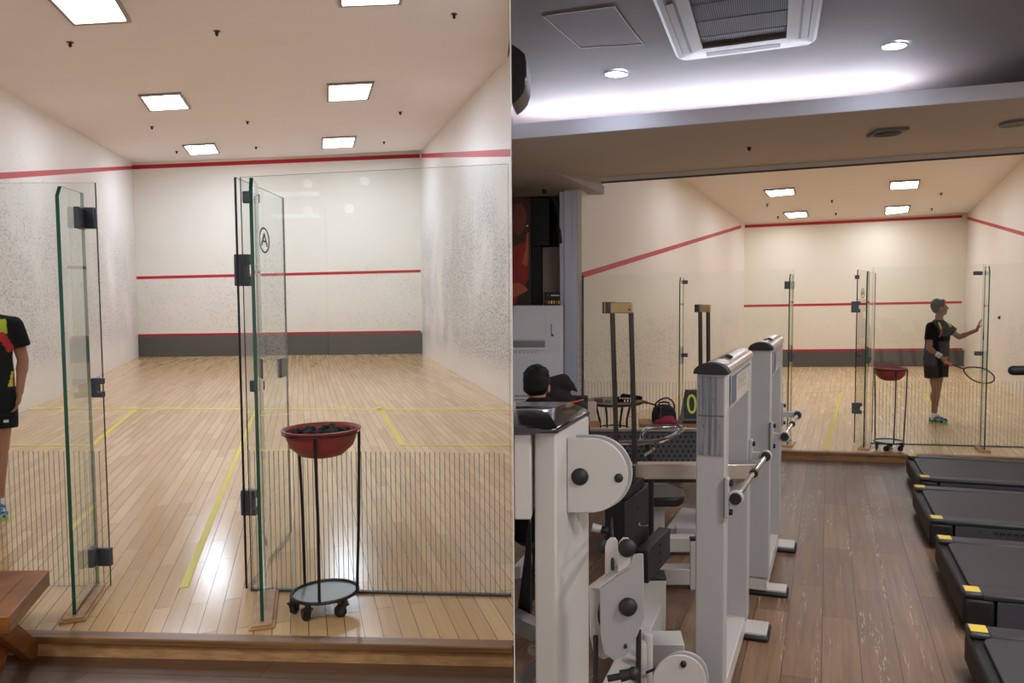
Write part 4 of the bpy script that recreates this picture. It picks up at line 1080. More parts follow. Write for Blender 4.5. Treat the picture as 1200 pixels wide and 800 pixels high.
# hanging double pulley
hp = [(702.5,687.6),(722.7,673),(738.5,663),(744,649),(754,649),(755.4,723.6),(746.4,746),(733,768.6),(719.4,774),(708,766),(703.6,746)]
b = MB(); b.prism([P(x,y,2.50) for x,y in hp], (0,.008,0)); t2 = part('pulley_block', b, M['midgrey'], mg, True, bevel=.003, label='grey hanging pulley block')
b = MB(); b.prism([P(x-12.5,y-1,2.56) for x,y in hp], (0,.008,0)); part('rear_plate', b, M['white'], t2, True, bevel=.003)
b = MB(); top_ = hp[:4]
for (xa,ya),(xb,yb) in zip(top_[:-1], top_[1:]):
    p0,p1,p2,p3 = P(xa,ya,2.50),P(xb,yb,2.50),P(xb-12.5,yb-1,2.567),P(xa-12.5,ya-1,2.567); dz = V((0,0,-.006)); b.box8([p0+dz,p1+dz,p2+dz,p3+dz,p0,p1,p2,p3])
part('bridge', b, M['white'], t2, True)
b = MB(); w_ = P(724,722,2.512); b.cyl(w_, w_+V((0,.042,0)), .068, 28); part('wheel', b, M['black'], t2, True)
for k, (xo, Y) in enumerate(((709,2.545),(724,2.505))):
    o = [(xo,675-k*4),(xo,640),(xo+2,634),(xo+6,630),(xo+12,630),(xo+15,634),(xo+15,662)]
    b = MB(); b.prism([P(x,y,Y) for x,y in o], (0,.006,0)); part('fork_ear', b, M['white'], t2, True, bevel=.002)
for x,y,r,Y in ((735,642,.031,2.49),(736,711,.0315,2.495),(706,640,.024,2.56)): part('knob', MB().ball(P(x,y,Y), (r,r*.6,r), n=16), M['black'], t2, True)
b = MB(); b.ball(P(733,757,2.497), (.006,.003,.009), n=8); part('slot', b, M['black'], t2, True)
b = MB(); pc = P(717,640,2.55)
b.tube([P(718,668,2.535), P(717.5,640,2.56), P(717,606,3.25)], .006, 8)
b.tube([P(698,745,2.53), P(698,800,2.53), P(699,850,2.53)], .009, 8)
b.tube([P(748.5,738,2.53), P(748,800,2.53), P(748,850,2.53)], .009, 8)
part('pulley_cable', b, M['black'], mg, True)
b = MB(); b.cyl(P(712,795,2.47), P(727,792,2.47), .011, 10); b.cyl(P(727,792,2.47), P(741,789,2.47), .019, 12, r2=.017); b.ball(P(742,789,2.47), .022)
part('cable_clip', b, M['black'], mg, True)
# base frame of the multi gym
def dirbox(b, a, c, w, z0, z1):
    d = (c-a); d.z = 0; d.normalize(); n = V((-d.y,d.x,0))*w/2
    return b.box8([xy(a-n,z0),xy(a+n,z0),xy(c+n,z0),xy(c-n,z0),xy(a-n,z1),xy(a+n,z1),xy(c+n,z1),xy(c-n,z1)])
b = MB(); dirbox(b, V((.30,4.06,0)), V((.02,3.0,0)), .105, -.19, -.06); part('base_rail', b, M['white'], mg, True, bevel=.006)
b = MB(); b.lo(.20,.415,3.565,3.72,-.19,-.058); part('base_rail', b, M['white'], mg, True, bevel=.006)
b = MB(); b.lo(.25,.368,4.03,4.15,-.25,.075); part('stub_post', b, M['white'], mg, True, bevel=.004)
b = MB(); b.lo(.247,.371,4.027,4.153,.075,.092); part('post_cap', b, M['black'], mg, True, bevel=.006)
b = MB()
for x,y,Y in ((759,743,3.42),(752,753,3.34)):
    p = P(x,y,Y); b.lathe([(.001,p.z+.006),(.018,p.z+.004),(.024,p.z-.008),(.024,GR),(.001,GR)], (p.x,p.y,0), 16)
part('round_post', b, M['white'], mg, True)
cx,cy_ = 796,798
for (ox,oy,Y,mm) in ((0,0,3.02,'white'),(4,-5,3.09,'grey')):
    p = P(cx+ox,cy_+oy,Y); R = .108
    b = MB(); o = [V((p.x+R*math.cos(math.pi*k/22), Y, p.z+R*math.sin(math.pi*k/22))) for k in range(23)] + [V((p.x-R,Y,GR)), V((p.x+R,Y,GR))]
    b.prism(o, (0,.012,0)); part('low_pulley_cover', b, M[mm], mg, True, bevel=.003)
b = MB(); b.ball(P(801,778,3.015), (.013,.008,.015), n=12); b.tube([P(757,788,3.3), P(771,782,3.3)], .006, 6)
part('bolt', b, M['black'], mg, True)
b = MB(); b.lo(.33,.42,3.95,4.12,GR,GR+.02); part('rubber_foot', b, M['black'], mg, True, bevel=.006)
# pads and bars seen in the gap at the dividing edge
b = MB(); q0 = [P(619.5,612,3.0), P(622,612,3.0), P(622,720,3.0), P(614,738,3.0), P(604,733,3.0)]
b.prism(q0, (0,.05,0)); part('back_pad', b, M['blackpad'], mg, True, bevel=.006, label='black padded back rest')
b = MB(); a_, c_ = P(601.5,664,3.15), P(616,648,3.55); b.box8([a_+V((0,0,-.05)),a_+V((.03,0,-.05)),c_+V((.03,0,-.05)),c_+V((0,0,-.05)),a_,a_+V((.03,0,0)),c_+V((.03,0,0)),c_]); part('side_bar', b, M['white'], mg, True)
b = MB(); a_, c_ = P(601.5,722,2.9), P(640,740,2.9); b.box8([a_+V((0,0,-.065)),c_+V((0,0,-.065)),c_+V((0,.08,-.065)),a_+V((0.012,.08,-.065)),a_,c_,c_+V((0,.08,0)),a_+V((.012,.08,0))]); part('cross_bar', b, M['white'], mg, True)
b = MB(); a_, c_ = P(601.5,800,2.75), P(640,765,2.95); b.box8([a_+V((0,0,-.06)),c_+V((0,0,-.06)),c_+V((0,.07,-.06)),a_+V((.01,.07,-.06)),a_,c_,c_+V((0,.07,0)),a_+V((.01,.07,0))]); part('cross_bar', b, M['white'], mg, True)
b = MB(); p = P(624.5,762,2.86); b.cyl(p, p+V((0,.02,0)), .022, 16); part('eyelet', b, M['white'], mg, True)
b = MB(); p = P(625,762,2.855); b.cyl(p, p+V((0,.02,0)), .011, 12); part('eyelet_bolt', b, M['brass'], mg, True)
# black weight stack housings
t = mg; WM = Matrix.Translation((.123,3.3,GR)) @ Matrix.Rotation(-math.radians(21),4,'Z')
def wpart(name, mb, m, **kw): return part(name, xf(mb, WM), m, mg, True, **kw)
wpart('tall_housing', MB().lo(-.098,0,0,.34,.52,.95), M['blackmetal'], bevel=.004)
wpart('low_housing', MB().lo(.004,.064,.13,.50,.55,.70), M['blackmetal'], bevel=.004)
b = MB(); b.lo(-.085,-.01,.02,.30,.953,.99); b.cyl((-.05,.2,.95),(-.05,.2,1.06),.03,12); wpart('top_plate', b, M['black'])
b = MB()
for z in (.88,.81,.74,.67,.60,.56): b.cyl((.0005,.17,z),(.002,.17,z),.008,10)
for z in (.67,.63,.59): b.cyl((.0645,.32,z),(.066,.32,z),.008,10)
wpart('holes', b, M['black'])
b = MB(); b.cyl((0,.22,.78),(.03,.24,.785),.004,8); wpart('selector_pin', b, M['chrome'])
b = MB(); a_ = P(694,617.5,3.2); c_ = P(704,620,3.2); b.cyl(a_, c_, .018, 12); part('side_peg', b, M['white'], mg, True); b = MB(); b.cyl(c_, c_+V((.03,0,-.005)), .016, 12); part('peg_tip', b, M['black'], mg, True)
# seat machine
t = thing('machine_seat', 'black padded machine seat on a white post and frame, behind the weight stack', 'gym seat', (.46,5.1,GR))
o = [(.26,4.93),(.50,4.93)] + [(.50+.085*math.sin(a), 5.11-.18*math.cos(a)) for a in [math.pi*k/10 for k in range(1,10)]] + [(.50,5.29),(.26,5.29)]
b = MB(); b.prism([V((x,y,.222)) for x,y in o], (0,0,.062)); part('seat_pad', b, M['blackpad'], t, True, bevel=.014)
b = MB(); b.lo(.372,.452,5.07,5.15,-.13,.222); part('seat_post', b, M['white'], t, True, bevel=.004)
b = MB(); b.lo(.28,.655,4.74,4.85,-.222,-.12); part('front_rail', b, M['white'], t, True, bevel=.004)
b = MB(); b.lo(.28,.39,4.85,5.36,-.222,-.12); part('side_rail', b, M['white'], t, True, bevel=.004)
b = MB(); b.lo(.28,.70,5.36,5.46,-.222,-.12); part('rear_rail', b, M['white'], t, True, bevel=.004)
b = MB(); b.lo(.585,.635,4.735,4.775,-.25,.062); part('stub_post', b, M['white'], t, True, bevel=.003)
b = MB(); b.lo(.582,.638,4.732,4.778,.062,.08); part('post_cap', b, M['black'], t, True, bevel=.004)
for x0 in (.29,.60): part('rubber_foot', MB().lo(x0,x0+.07,4.76,4.83,-.25,-.222), M['black'], t, True)
part('rubber_foot', MB().lo(.29,.36,5.37,5.44,-.25,-.222), M['black'], t, True)
b = MB(); b.lo(.585,.745,5.62,5.72,-.25,-.125); solo('floor_block', b, M['white'], 'short white steel block on the floor behind the seat frame', 'gym frame', bevel=.005)
b = MB(); b.lo(.715,.83,7.5,7.58,-.25,-.10); solo('floor_block', b, M['white'], 'small white block under the perforated bench, far down the floor', 'gym frame', bevel=.005)
# bent chrome handlebar
Yh = 4.62
t = thing('handlebar_stand', 'bent chrome handlebar on a dark post in front of the perforated panel', 'handlebar', xy(P(763,560,Yh),GR))
path = [(700,520.5),(726.5,519),(764,518),(775,516.5),(784,513),(793,507.5),(800,503.5),(801,501.5),(797,500),(790,499.5),(775,500),(763,500.5),(757,502),(753.5,506),(752.5,512),(752,518)]
b = MB(); pts3 = [P(x,y,Yh - .0 + (.10 if i > 7 else 0)) for i,(x,y) in enumerate(path)]
b.tube(pts3, .0145, 10); part('handlebar', b, M['chrome'], t, True)
b = MB(); b.tube([P(756,516,Yh+.05), P(760,527,Yh+.05), P(763,545,Yh+.05), xy(P(763.5,560,Yh+.05),GR)], .017, 8); part('post', b, M['blackmetal'], t, True)
b = MB(); b.cyl(P(755.5,533.5,Yh), P(765.5,526.5,Yh), .009, 10); part('lock_pin', b, M['steel'], t, True); b = MB(); b.ball(P(765.5,526.3,Yh), .013); part('pin_knob', b, M['brass'], t, True)
# perforated bench
Yb = 6.6
t = thing('perforated_bench', 'long bench with dark perforated metal back and pale top rail, behind the handlebar', 'bench', (.7,Yb,GR))
xa, xb = P(688,530,Yb).x, P(912,530,Yb).x
zt_, zb_ = zat(Yb,505.5), zat(Yb,561)
part('back_panel', MB().lo(xa,xb,Yb,Yb+.02,zb_,zt_), M['perf'], t, True)
part('top_rail', MB().lo(xa-.01,xb+.01,Yb-.02,Yb+.035,zt_,zt_+.028), M['steel'], t, True, bevel=.006)
part('bottom_rail', MB().lo(xa-.01,xb+.01,Yb-.01,Yb+.03,zb_-.03,zb_), M['blackmetal'], t, True, bevel=.004)
b = MB(); row = 0; z = zt_-.045
while z > zb_+.03:
    x = xa+.04+(row%2)*.024
    while x < xb-.03:
        b.add([(x+.0125*math.cos(k*math.pi/4), Yb-.0008, z+.0125*math.sin(k*math.pi/4)) for k in range(8)], [tuple(range(8))]); x += .048
    z -= .042; row += 1
part('perforations', b, M['perf_hole'], t, True, smooth=False)
part('seat', MB().lo(xa+.05,xb-.05,Yb+.03,Yb+.45,zb_+.10,zb_+.13), M['perf'], t, True, bevel=.006)
for x in (xa+.1, xb-.14):
    part('leg', MB().lo(x,x+.04,Yb+.03,Yb+.07,GR,zb_+.10), M['blackmetal'], t, True); part('leg', MB().lo(x,x+.04,Yb+.38,Yb+.42,GR,zb_+.10), M['blackmetal'], t, True)

# ------------------------------------------------------------------ treadmills
AT = math.radians(16)
def treadmill(loc, label, hood=True):
    t = thing('treadmill', label, 'treadmill', loc, -AT, 'black treadmills along the right wall')
    Wd, L, zt = 1.07, 1.75, .225
    for k, (y0, y1) in enumerate(((0,.125),(Wd-.125,Wd))):
        r_ = .03
        b = MB(); b.lo(.09,L,y0,y1,zt-.035,zt); sr = part('side_rail', b, M['tmrail'], t, bevel=.012)
        b = MB(); b.prism([V((x,y,zt-.028)) for x,y in ((0,y0),(.10,y0),(.10,y1),(0,y1))], (0,0,.032)); ec = part('rail_end_cap', b, M['tmrail'], sr, bevel=.012)
        b = MB(); b.lo(.012,.090,y0+.022,y1-.020,zt+.004,zt+.0055); part('warning_label', b, M['yellabel'], sr, smooth=False, label='yellow warning label')
    b = MB(); b.lo(.0,.16,.004,Wd-.004,.035,zt-.03); part('rear_end_cover', b, M['black'], t, bevel=.02)
    o = rrect(.055,L-.1,.128,Wd-.128,.06)
    b = MB(); b.prism([V((x,y,zt-.03)) for x,y in o], (0,0,.022)); part('running_belt', b, M['belt'], t, bevel=.004)
    b = MB(); b.lo(.05,L,.10,Wd-.10,.06,zt-.032); part('deck', b, M['blackmetal'], t)
    for y0, y1, yy, s in ((.006,.03,.0055,-1),(Wd-.03,Wd-.006,Wd-.0055,1)):
        b = MB(); b.lo(.17,L-.02,y0,y1,.03,zt-.036); sc_ = part('side_cover', b, M['tmside'], t, bevel=.003)
        if s < 0:
            b = MB(); x = .42; b.lo(.33,.338,yy-.001,yy,zt-.085,zt-.06); part('maker_mark', b, M['black'], sc_, smooth=False); b = MB()
            rg = random.Random(11)
            for i in range(11):
                w_ = rg.choice((.022,.03,.036)); b.lo(x,x+w_,yy-.001,yy,zt-.076,zt-.064); b.lo(x+(0 if i%3 else w_-.008),x+(.008 if i%3 else w_),yy-.001,yy,zt-.09,zt-.064); x += w_+.012
            part('maker_lettering', b, M['black'], sc_, smooth=False)
    for x in (.1,1.5):
        for y in (.1,Wd-.1): part('foot', MB().cyl((x,y,0),(x,y,.06),.03,12), M['black'], t)
    b = MB(); b.prism([V((L-.25,y_,z_)) for y_,z_ in ((.03,zt),(Wd-.03,zt),(Wd-.06,zt+.10),(.06,zt+.10))], (.5,0,0)); part('motor_hood', b, M['tmrail'], t, bevel=.02)
    for y in (.07,Wd-.07):
        part('upright', MB().tube([(L-.02,y,.05),(L+.05,y,.7),(L-.06,y,1.22)], .035, 10), M['tmrail'], t)
        b = MB(); b.cap((.74 if y < .5 else 1.25,y,1.20),(L-.05,y,1.225),.042,.04,14); b.v = [V((q.x,y+(q.y-y)*.8,q.z)) for q in b.v]; part('handrail', b, M['black'], t)
    b = MB(); b.box((L-.0,Wd/2,1.33),(.06,.74,.26), M=Matrix.Rotation(-.5,3,'Y')); part('console', b, M['tmrail'], t, bevel=.02)
    return t
zT = GR+.225
lbl = ['farthest black treadmill, against the court step','second black treadmill from the court step','third black treadmill from the court step, with dark lettering along its grey side','nearest black treadmill, at the lower right corner of the picture']
for i, (px, py) in enumerate(((1069,533.5),(1078,570),(1107,630),(1146,737))):
    far = F(px,py,zT); wv = V((math.sin(AT), math.cos(AT), 0)); near = far - wv*(1.07-.062) - V((math.cos(AT), -math.sin(AT), 0))*.05
    treadmill((near.x, near.y, GR), lbl[i])
# ================================================================== PEOPLE
def hand(b, w, d, pn, th, s=1.0, curl=.3, spread=.12):
    """w wrist, d direction of the fingers, pn palm normal (the way fingers curl), th thumb side"""
    d, pn, th = V(d).normalized(), V(pn).normalized(), V(th).normalized()
    R = Matrix((th, d, pn)).transposed()
    b.ball(w + d*.045*s, (.038*s,.052*s,.017*s), n=12, M=R)
    for k, (o, L) in enumerate(((.027,.068),(.009,.078),(-.009,.072),(-.026,.056))):
        p0 = w + d*.082*s + th*o*s; fd = (d + th*(o*spread*30/1.0*.2)).normalized()
        c1 = math.cos(curl), math.sin(curl); p1 = p0 + (fd*c1[0] + pn*c1[1])*L*.55*s
        c2 = math.cos(curl*2.2), math.sin(curl*2.2); p2 = p1 + (fd*c2[0] + pn*c2[1])*L*.45*s
        b.cap(p0 - d*.02*s, p1, .0088*s, .0082*s, 8); b.cap(p1, p2, .0082*s, .0070*s, 8)
    p0 = w + d*.028*s + th*.026*s; p1 = p0 + (th*.75 + d*.6 + pn*.25).normalized()*.04*s; p2 = p1 + (th*.25 + d*.9 + pn*.3).normalized()*.032*s
    b.cap(p0, p1, .0125*s, .0095*s, 8); b.cap(p1, p2, .0095*s, .008*s, 8)
def ring(c, lat, fwd, rx, ry, n=20, up=None):
    return [c + lat*math.cos(2*math.pi*k/n)*rx + fwd*math.sin(2*math.pi*k/n)*ry for k in range(n)]
def head_mesh(b, hc, f, face=True):
    f = V(f).normalized(); l = V((0,0,1)).cross(f).normalized(); u = f.cross(l); R = Matrix((l, f, u)).transposed()
    b.ball(hc + u*.022 - f*.008, (.073,.092,.090), n=18, M=R)
    b.ball(hc - u*.042 + f*.022, (.054,.062,.066), n=16, M=R)
    b.ball(hc - u*.086 + f*.055, (.026,.022,.018), n=10, M=R)
    b.ball(hc - u*.02 + f*.05, (.058,.040,.05), n=12, M=R)
    b.cap(hc + u*.012 + f*.086, hc - u*.028 + f*.104, .009, .014, 8)
    b.cap(hc + u*.026 + f*.078 + l*.03, hc + u*.026 + f*.078 - l*.03, .012, .012, 8)
    b.cap(hc - u*.052 + f*.080 + l*.018, hc - u*.052 + f*.080 - l*.018, .008, .008, 8)
    b.cap(hc - u*.062 + f*.078 + l*.014, hc - u*.062 + f*.078 - l*.014, .008, .008, 8)
    for s in (-1,1): b.ball(hc - u*.006 + l*s*.075 - f*.004, (.010,.020,.032), n=10, M=R)
    return l, f, u, R
def hair_mesh(hc, f, vox=.008):
    f = V(f).normalized(); l = V((0,0,1)).cross(f).normalized(); u = f.cross(l); R = Matrix((l, f, u)).transposed()
    b = MB(); b.ball(hc + u*.043 - f*.018, (.084,.098,.090), n=20, M=R); b.ball(hc + u*.0 - f*.046, (.078,.060,.062), n=16, M=R)
    rr = random.Random(2)
    for k in range(40):
        a, e = rr.uniform(0,6.28), rr.uniform(.25,1.5); dv = l*math.cos(a)*math.cos(e) + f*math.sin(a)*math.cos(e) + u*math.sin(e)
        p = hc + u*.043 - f*.018 + l*dv.dot(l)*.080 + f*dv.dot(f)*.092 + u*dv.dot(u)*.086
        b.ball(p, .014, n=8)
    b.ball(hc + u*.085 + f*.055, (.062,.035,.032), n=12, M=R)
    return remesh(b, vox, 2)
def person(label, loc, J, lat, fwd, skin='skin', hair='hair', vox=.0095, clampx=None):
    t = thing('person', label, 'person', loc)
    lat, fwd = V(lat).normalized(), V(fwd).normalized()
    g = {k: (v if isinstance(v, (list, float)) else V(v)) for k, v in J.items()}
    def fin(m):
        if clampx:
            o = V(loc); m.v = [V((max(p.x, clampx(p.y+o.y) - o.x), p.y, p.z)) for p in m.v]
        return m
    b = MB()
    hip, ch, nk = g['hip'], g['chest'], g['neck']
    ax = (nk - hip)
    wd = g.get('wide', 1.0)
    def tr(tt, rx, ry, off=0):
        k = wd if tt < .9 else 1; return ring(hip + ax*tt + fwd*off, lat, fwd, rx*k, ry*k)
    b.skin([tr(-.10,.10,.08), tr(0,.155,.105), tr(.18,.150,.10), tr(.38,.138,.095), tr(.6,.155,.105), tr(.80,.168,.105), tr(.93,.13,.085), tr(1.0,.06,.06)])
    b.cap(nk - V((0,0,.05)), g['head'] - V((0,0,.05)), .058, .052, 12)
    head_mesh(b, g['head'], g['look'])
    for s in 'LR':
        b.cap(g['sh'+s], g['el'+s], .050, .037, 12); b.cap(g['el'+s], g['wr'+s], .037, .025, 12)
        mid = g['el'+s].lerp(g['wr'+s], .3); b.cap(g['el'+s], mid, .036, .040, 10)
        h = g['hand'+s]; hand(b, g['wr'+s], h[0], h[1], h[2], 1.0, h[3])
        b.cap(g['hp'+s], g['kn'+s], .088, .056, 14); b.cap(g['kn'+s], g['an'+s], .054, .036, 12)
        b.ball(g['kn'+s].lerp(g['an'+s], .28) - (g['toe'+s]-g['an'+s]).normalized()*.018, (.052,.052,.11), n=12)
        fd = (g['toe'+s] - g['an'+s]); fd.z = 0; b.cap(g['an'+s] + V((0,0,-.04)), g['an'+s] + fd*.7 + V((0,0,-.05)), .036, .028, 10)
    part('body', fin(remesh(b, vox, 3)), M[skin], t)
    part('hair', fin(hair_mesh(g['head'], g['look'])), M[hair], t)
    f = V(g['look']).normalized(); l = V((0,0,1)).cross(f).normalized(); u = f.cross(l)
    for s in (-1,1): part('eye', MB().ball(g['head'] + u*.008 + f*.080 + l*s*.031, (.012,.010,.007), n=8), M['ink'], t)
    # shirt
    b = MB()
    b.skin([tr(-.13,.172,.125), tr(.0,.174,.128), tr(.2,.172,.126), tr(.4,.165,.122), tr(.6,.176,.126), tr(.80,.184,.122), tr(.92,.145,.10), tr(1.0,.078,.075), tr(1.03,.066,.066)])
    for s in 'LR':
        e = g['sh'+s].lerp(g['el'+s], g['sleeve'])
        b.cap(g['sh'+s], g['sh'+s].lerp(e,.2), .066, .068, 12); b.tube([g['sh'+s], e], [.066,.074], 14)
        b.cap(hip + ax*.88, g['sh'+s], .08, .062, 12)
    part('shirt', fin(remesh(b, .012, 3)), M['shirt'], t, label='black short sleeved sports shirt')
    # shorts
    b = MB(); b.skin([tr(.10,.165,.118), tr(-.02,.172,.128), tr(-.14,.178,.130), tr(-.22,.16,.12)])
    for s in 'LR':
        e = g['hp'+s].lerp(g['kn'+s], g['shortlen'])
        b.tube([g['hp'+s] + V((0,0,.05)), g['hp'+s].lerp(e,.5), e], [.105*wd,.106*wd,.110*wd], 16)
    part('shorts', fin(remesh(b, .012, 3)), M['shirt'], t, label='black sports shorts')
    for s in 'LR':
        an, toe = g['an'+s], g['toe'+s]; fd = (toe-an); fd.z = 0; L = fd.length; fd.normalize(); sd = V((-fd.y, fd.x, 0)); z0 = an.z - .085
        b = MB(); a0 = xy(an - fd*.05, 0)
        def sr(tt, w, zz0, zz1, n=14):
            c = a0 + fd*tt; return [c + sd*w*math.cos(2*math.pi*k/n) + V((0,0,z0 + zz0 + (zz1-zz0)*(.5+.5*math.sin(2*math.pi*k/n)))) for k in range(n)]
        LL = L + .08
        b.skin([sr(-.01,.02,.02,.06), sr(.01,.034,.015,.085), sr(.06,.040,.015,.105), sr(.11,.042,.015,.10), sr(.55*LL,.045,.015,.078), sr(.8*LL,.046,.015,.058), sr(.95*LL,.034,.015,.045), sr(LL,.012,.018,.034)])
        sh = part('shoe', fin(b), M['blueshoe'], t, label='blue patterned court shoe')
        b = MB(); o = [(-.015,.018),(.01,.036),(.12,.043),(.55*LL,.047),(.8*LL,.049),(.95*LL,.038),(LL+.006,.012)]
        pts = [a0 + fd*tt + sd*w for tt, w in o] + [a0 + fd*tt - sd*w for tt, w in o[::-1]]
        b.prism([xy(p, z0+.001) for p in pts], (0,0,.020)); part('sole', fin(b), M['limesole'], sh)
        b = MB(); b.cap(an + V((0,0,-.02)), an + V((0,0,.035)), .046, .043, 12); part('sock', fin(b), M['whitecloth'], t)
    return t
def patch(t, name, pts, nrm, m, th=.003, label=None, sub=8):
    b = MB(); b.prism([V(p) for p in pts], V(nrm)*th); return part(name, b, M[m], t, label=label, smooth=False)
# ---- the player in the right court
pr = F(1096.5,494.5,Z2)
fw = V((.6,-.8,0)); lt = V((.8,.6,0))
J = dict(hip=(-.015,0,.90), chest=(0,0,1.2), neck=(.005,.0,1.405), head=(.01,-.01,1.575), look=(.93,-.22,.22),
  shR=(-.145,-.10,1.325), elR=(-.175,-.13,1.03), wrR=(-.05,-.24,.925), handR=[(.62,-.15,-.75),(.3,.9,-.2),(.6,-.3,.7),.9],
  shL=(.14,.10,1.325), elL=(.315,.05,1.175), wrL=(.515,-.03,1.275), handL=[(.30,-.02,.95),(.95,-.1,-.25),(-.05,-1,.1),.06],
  hpR=(-.095,-.06,.87), knR=(-.045,-.075,.47), anR=(-.055,-.06,.085), toeR=(.03,-.19,.03),
  hpL=(.06,.055,.87), knL=(.03,.05,.47), anL=(.0,.06,.085), toeL=(.135,.01,.03), sleeve=.60, shortlen=.60, wide=1.17)

t = person('player in the right court, black shirt and shorts, one open hand raised to the glass', pr, J, lt, fw, skin='skin_d', hair='hair2')
# coloured trims on the shirt, wristband
def trim(t, name, path, w, m, nrm, label=None):
    b = MB(); path = [V(p) for p in path]; n = V(nrm).normalized()
    for p, q in zip(path[:-1], path[1:]):
        d = (q-p).normalized(); s_ = d.cross(n).normalized()*w/2
        b.box8([p-s_, p+s_, q+s_, q-s_, p-s_+n*.01, p+s_+n*.01, q+s_+n*.01, q-s_+n*.01])
    return part(name, b, M[m], t, label=label)
trim(t, 'yellow_trim', [(-.062,-.150,1.385),(-.060,-.185,1.34),(-.052,-.200,1.30)], .024, 'neon', (.2,-1,.1), 'neon yellow shirt trim')
trim(t, 'red_trim', [(-.050,-.204,1.30),(-.052,-.214,1.24),(-.080,-.214,1.19)], .014, 'redcloth', (.1,-1,0), 'red shirt trim')
trim(t, 'yellow_trim', [(.088,-.065,1.385),(.118,-.080,1.345),(.132,-.080,1.32)], .024, 'neon', (.5,-.85,.2), 'neon yellow shirt trim')
b = MB(); a_, c_ = V((-.10,-.195,.965)), V((-.055,-.235,.928)); b.cyl(a_, c_, .036, 16); part('wristband', b, M['whitecloth'], t, label='white wristband')
b = MB(); b.box((-.085,-.248,.945),(.022,.008,.022)); part('wristband_mark', b, M['ink'], t)
# ---- racket in the hand
hd_ = V((pr.x,pr.y,Z2))
def racket(name, label, a, tip, up, grip_m, loc):
    a, tip = V(a), V(tip); d = (tip-a); L = d.length; d.normalize(); s_ = V(up) - d*V(up).dot(d); s_.normalize()
    t = thing(name, label, 'racket', loc)
    part('grip', MB().cyl(a, a+d*.10*L/.68, .0165, 12), M[grip_m], t, True, label='coloured grip')
    neck = a + d*.27*L/.68
    part('shaft', MB().tube([a+d*.098*L/.68, neck], .0095, 10), M['blackmetal'], t, True)
    hw, c = .108, a + d*(.27*L/.68 + .5*(L - .27*L/.68))
    hl = (tip-neck).length/2
    pts = []
    for k in range(36):
        an = 2*math.pi*k/36; wv = hw*(1 - .28*max(0,-math.cos(an)))
        pts.append(c + d*hl*math.cos(an) + s_*wv*math.sin(an))
    part('hoop', MB().tube(pts, .0095, 8, closed=True), M['blackmetal'], t, True)
    b = MB()
    for k in range(-7,8):
        w = hw*math.sqrt(max(0,1-(k/8)**2)); p = c + d*hl*k/8*.95; b.cyl(p - s_*w*.95, p + s_*w*.95, .0009, 4)
    for k in range(-5,6):
        w = hl*math.sqrt(max(0,1-(k/6)**2)); p = c + s_*hw*k/6*.9; b.cyl(p - d*w*.95, p + d*w*.95, .0009, 4)
    part('strings', b, M['strings'], t, True); return t
racket('squash_racket', 'black squash racket with orange grip held low by the right court player', hd_+V((-.02,-.265,.862)), hd_+V((.60,-.36,.62)), (.25,-.55,1), 'orange', hd_+V((0,-.3,.6)))
# ---- the player at the far left edge
Yp = 5.5
pl = V((-719/FPX*Yp, Yp, 0))
lt = V((.79,.61,0)); fw = V((.61,-.79,0))
def L3(l, f, z): return lt*l + fw*f + V((0,0,z))
J = dict(hip=L3(-.01,0,.93), chest=L3(0,0,1.2), neck=L3(-.01,0,1.475), head=L3(-.03,.02,1.64), look=tuple(fw),
  shL=L3(.165,0,1.385), elL=L3(.215,-.02,1.125), wrL=L3(.185,.05,.895), handL=[tuple(L3(-.10,.25,-.95)),tuple(L3(-.9,.1,.1)),tuple(L3(0,1,0)),.35],
  shR=L3(-.165,0,1.385), elR=L3(-.215,-.02,1.125), wrR=L3(-.20,.05,.895), handR=[tuple(L3(.05,.2,-.95)),tuple(L3(.9,.1,.1)),tuple(L3(0,1,0)),.35],
  hpL=L3(.075,0,.88), knL=L3(.055,.03,.48), anL=L3(.03,0,.085), toeL=L3(.045,.17,.03),
  hpR=L3(-.085,0,.88), knR=L3(-.09,.03,.48), anR=L3(-.09,0,.085), toeR=L3(-.11,.17,.03), sleeve=.62, shortlen=.60)
t = person('player at the left picture edge behind the glass, black shirt with red and yellow panels', pl, J, lt, fw)
def Lq(l, f, z): return tuple(L3(l, f, z))
shirt = [c for c in t.children if c.name.startswith('shirt')][0]
shirt.data.materials.append(M['neon']); shirt.data.materials.append(M['redcloth'])
for p in shirt.data.polygons:
    c = p.center; l_, f_, z_ = c.dot(lt), c.dot(fw), c.z
    if f_ < -.02: continue
    if abs((l_-.090)-(1.33-z_)*.45) < .026 and 1.19 < z_ < 1.335: p.material_index = 2
    elif 1.325 < z_ < 1.43 and .055 < l_ < .128: p.material_index = 1
    elif z_ < 1.10 and l_ > .150 + max(0, z_-1.0)*.15: p.material_index = 2
    elif z_ < 1.05 and l_ > .095 + (z_-.85)*.25: p.material_index = 1
b = MB(); q = L3(.10,.122,.70); b.box(q, (.03,.01,.018), math.atan2(lt.y, lt.x)); part('shorts_mark', b, M['whitecloth'], t)
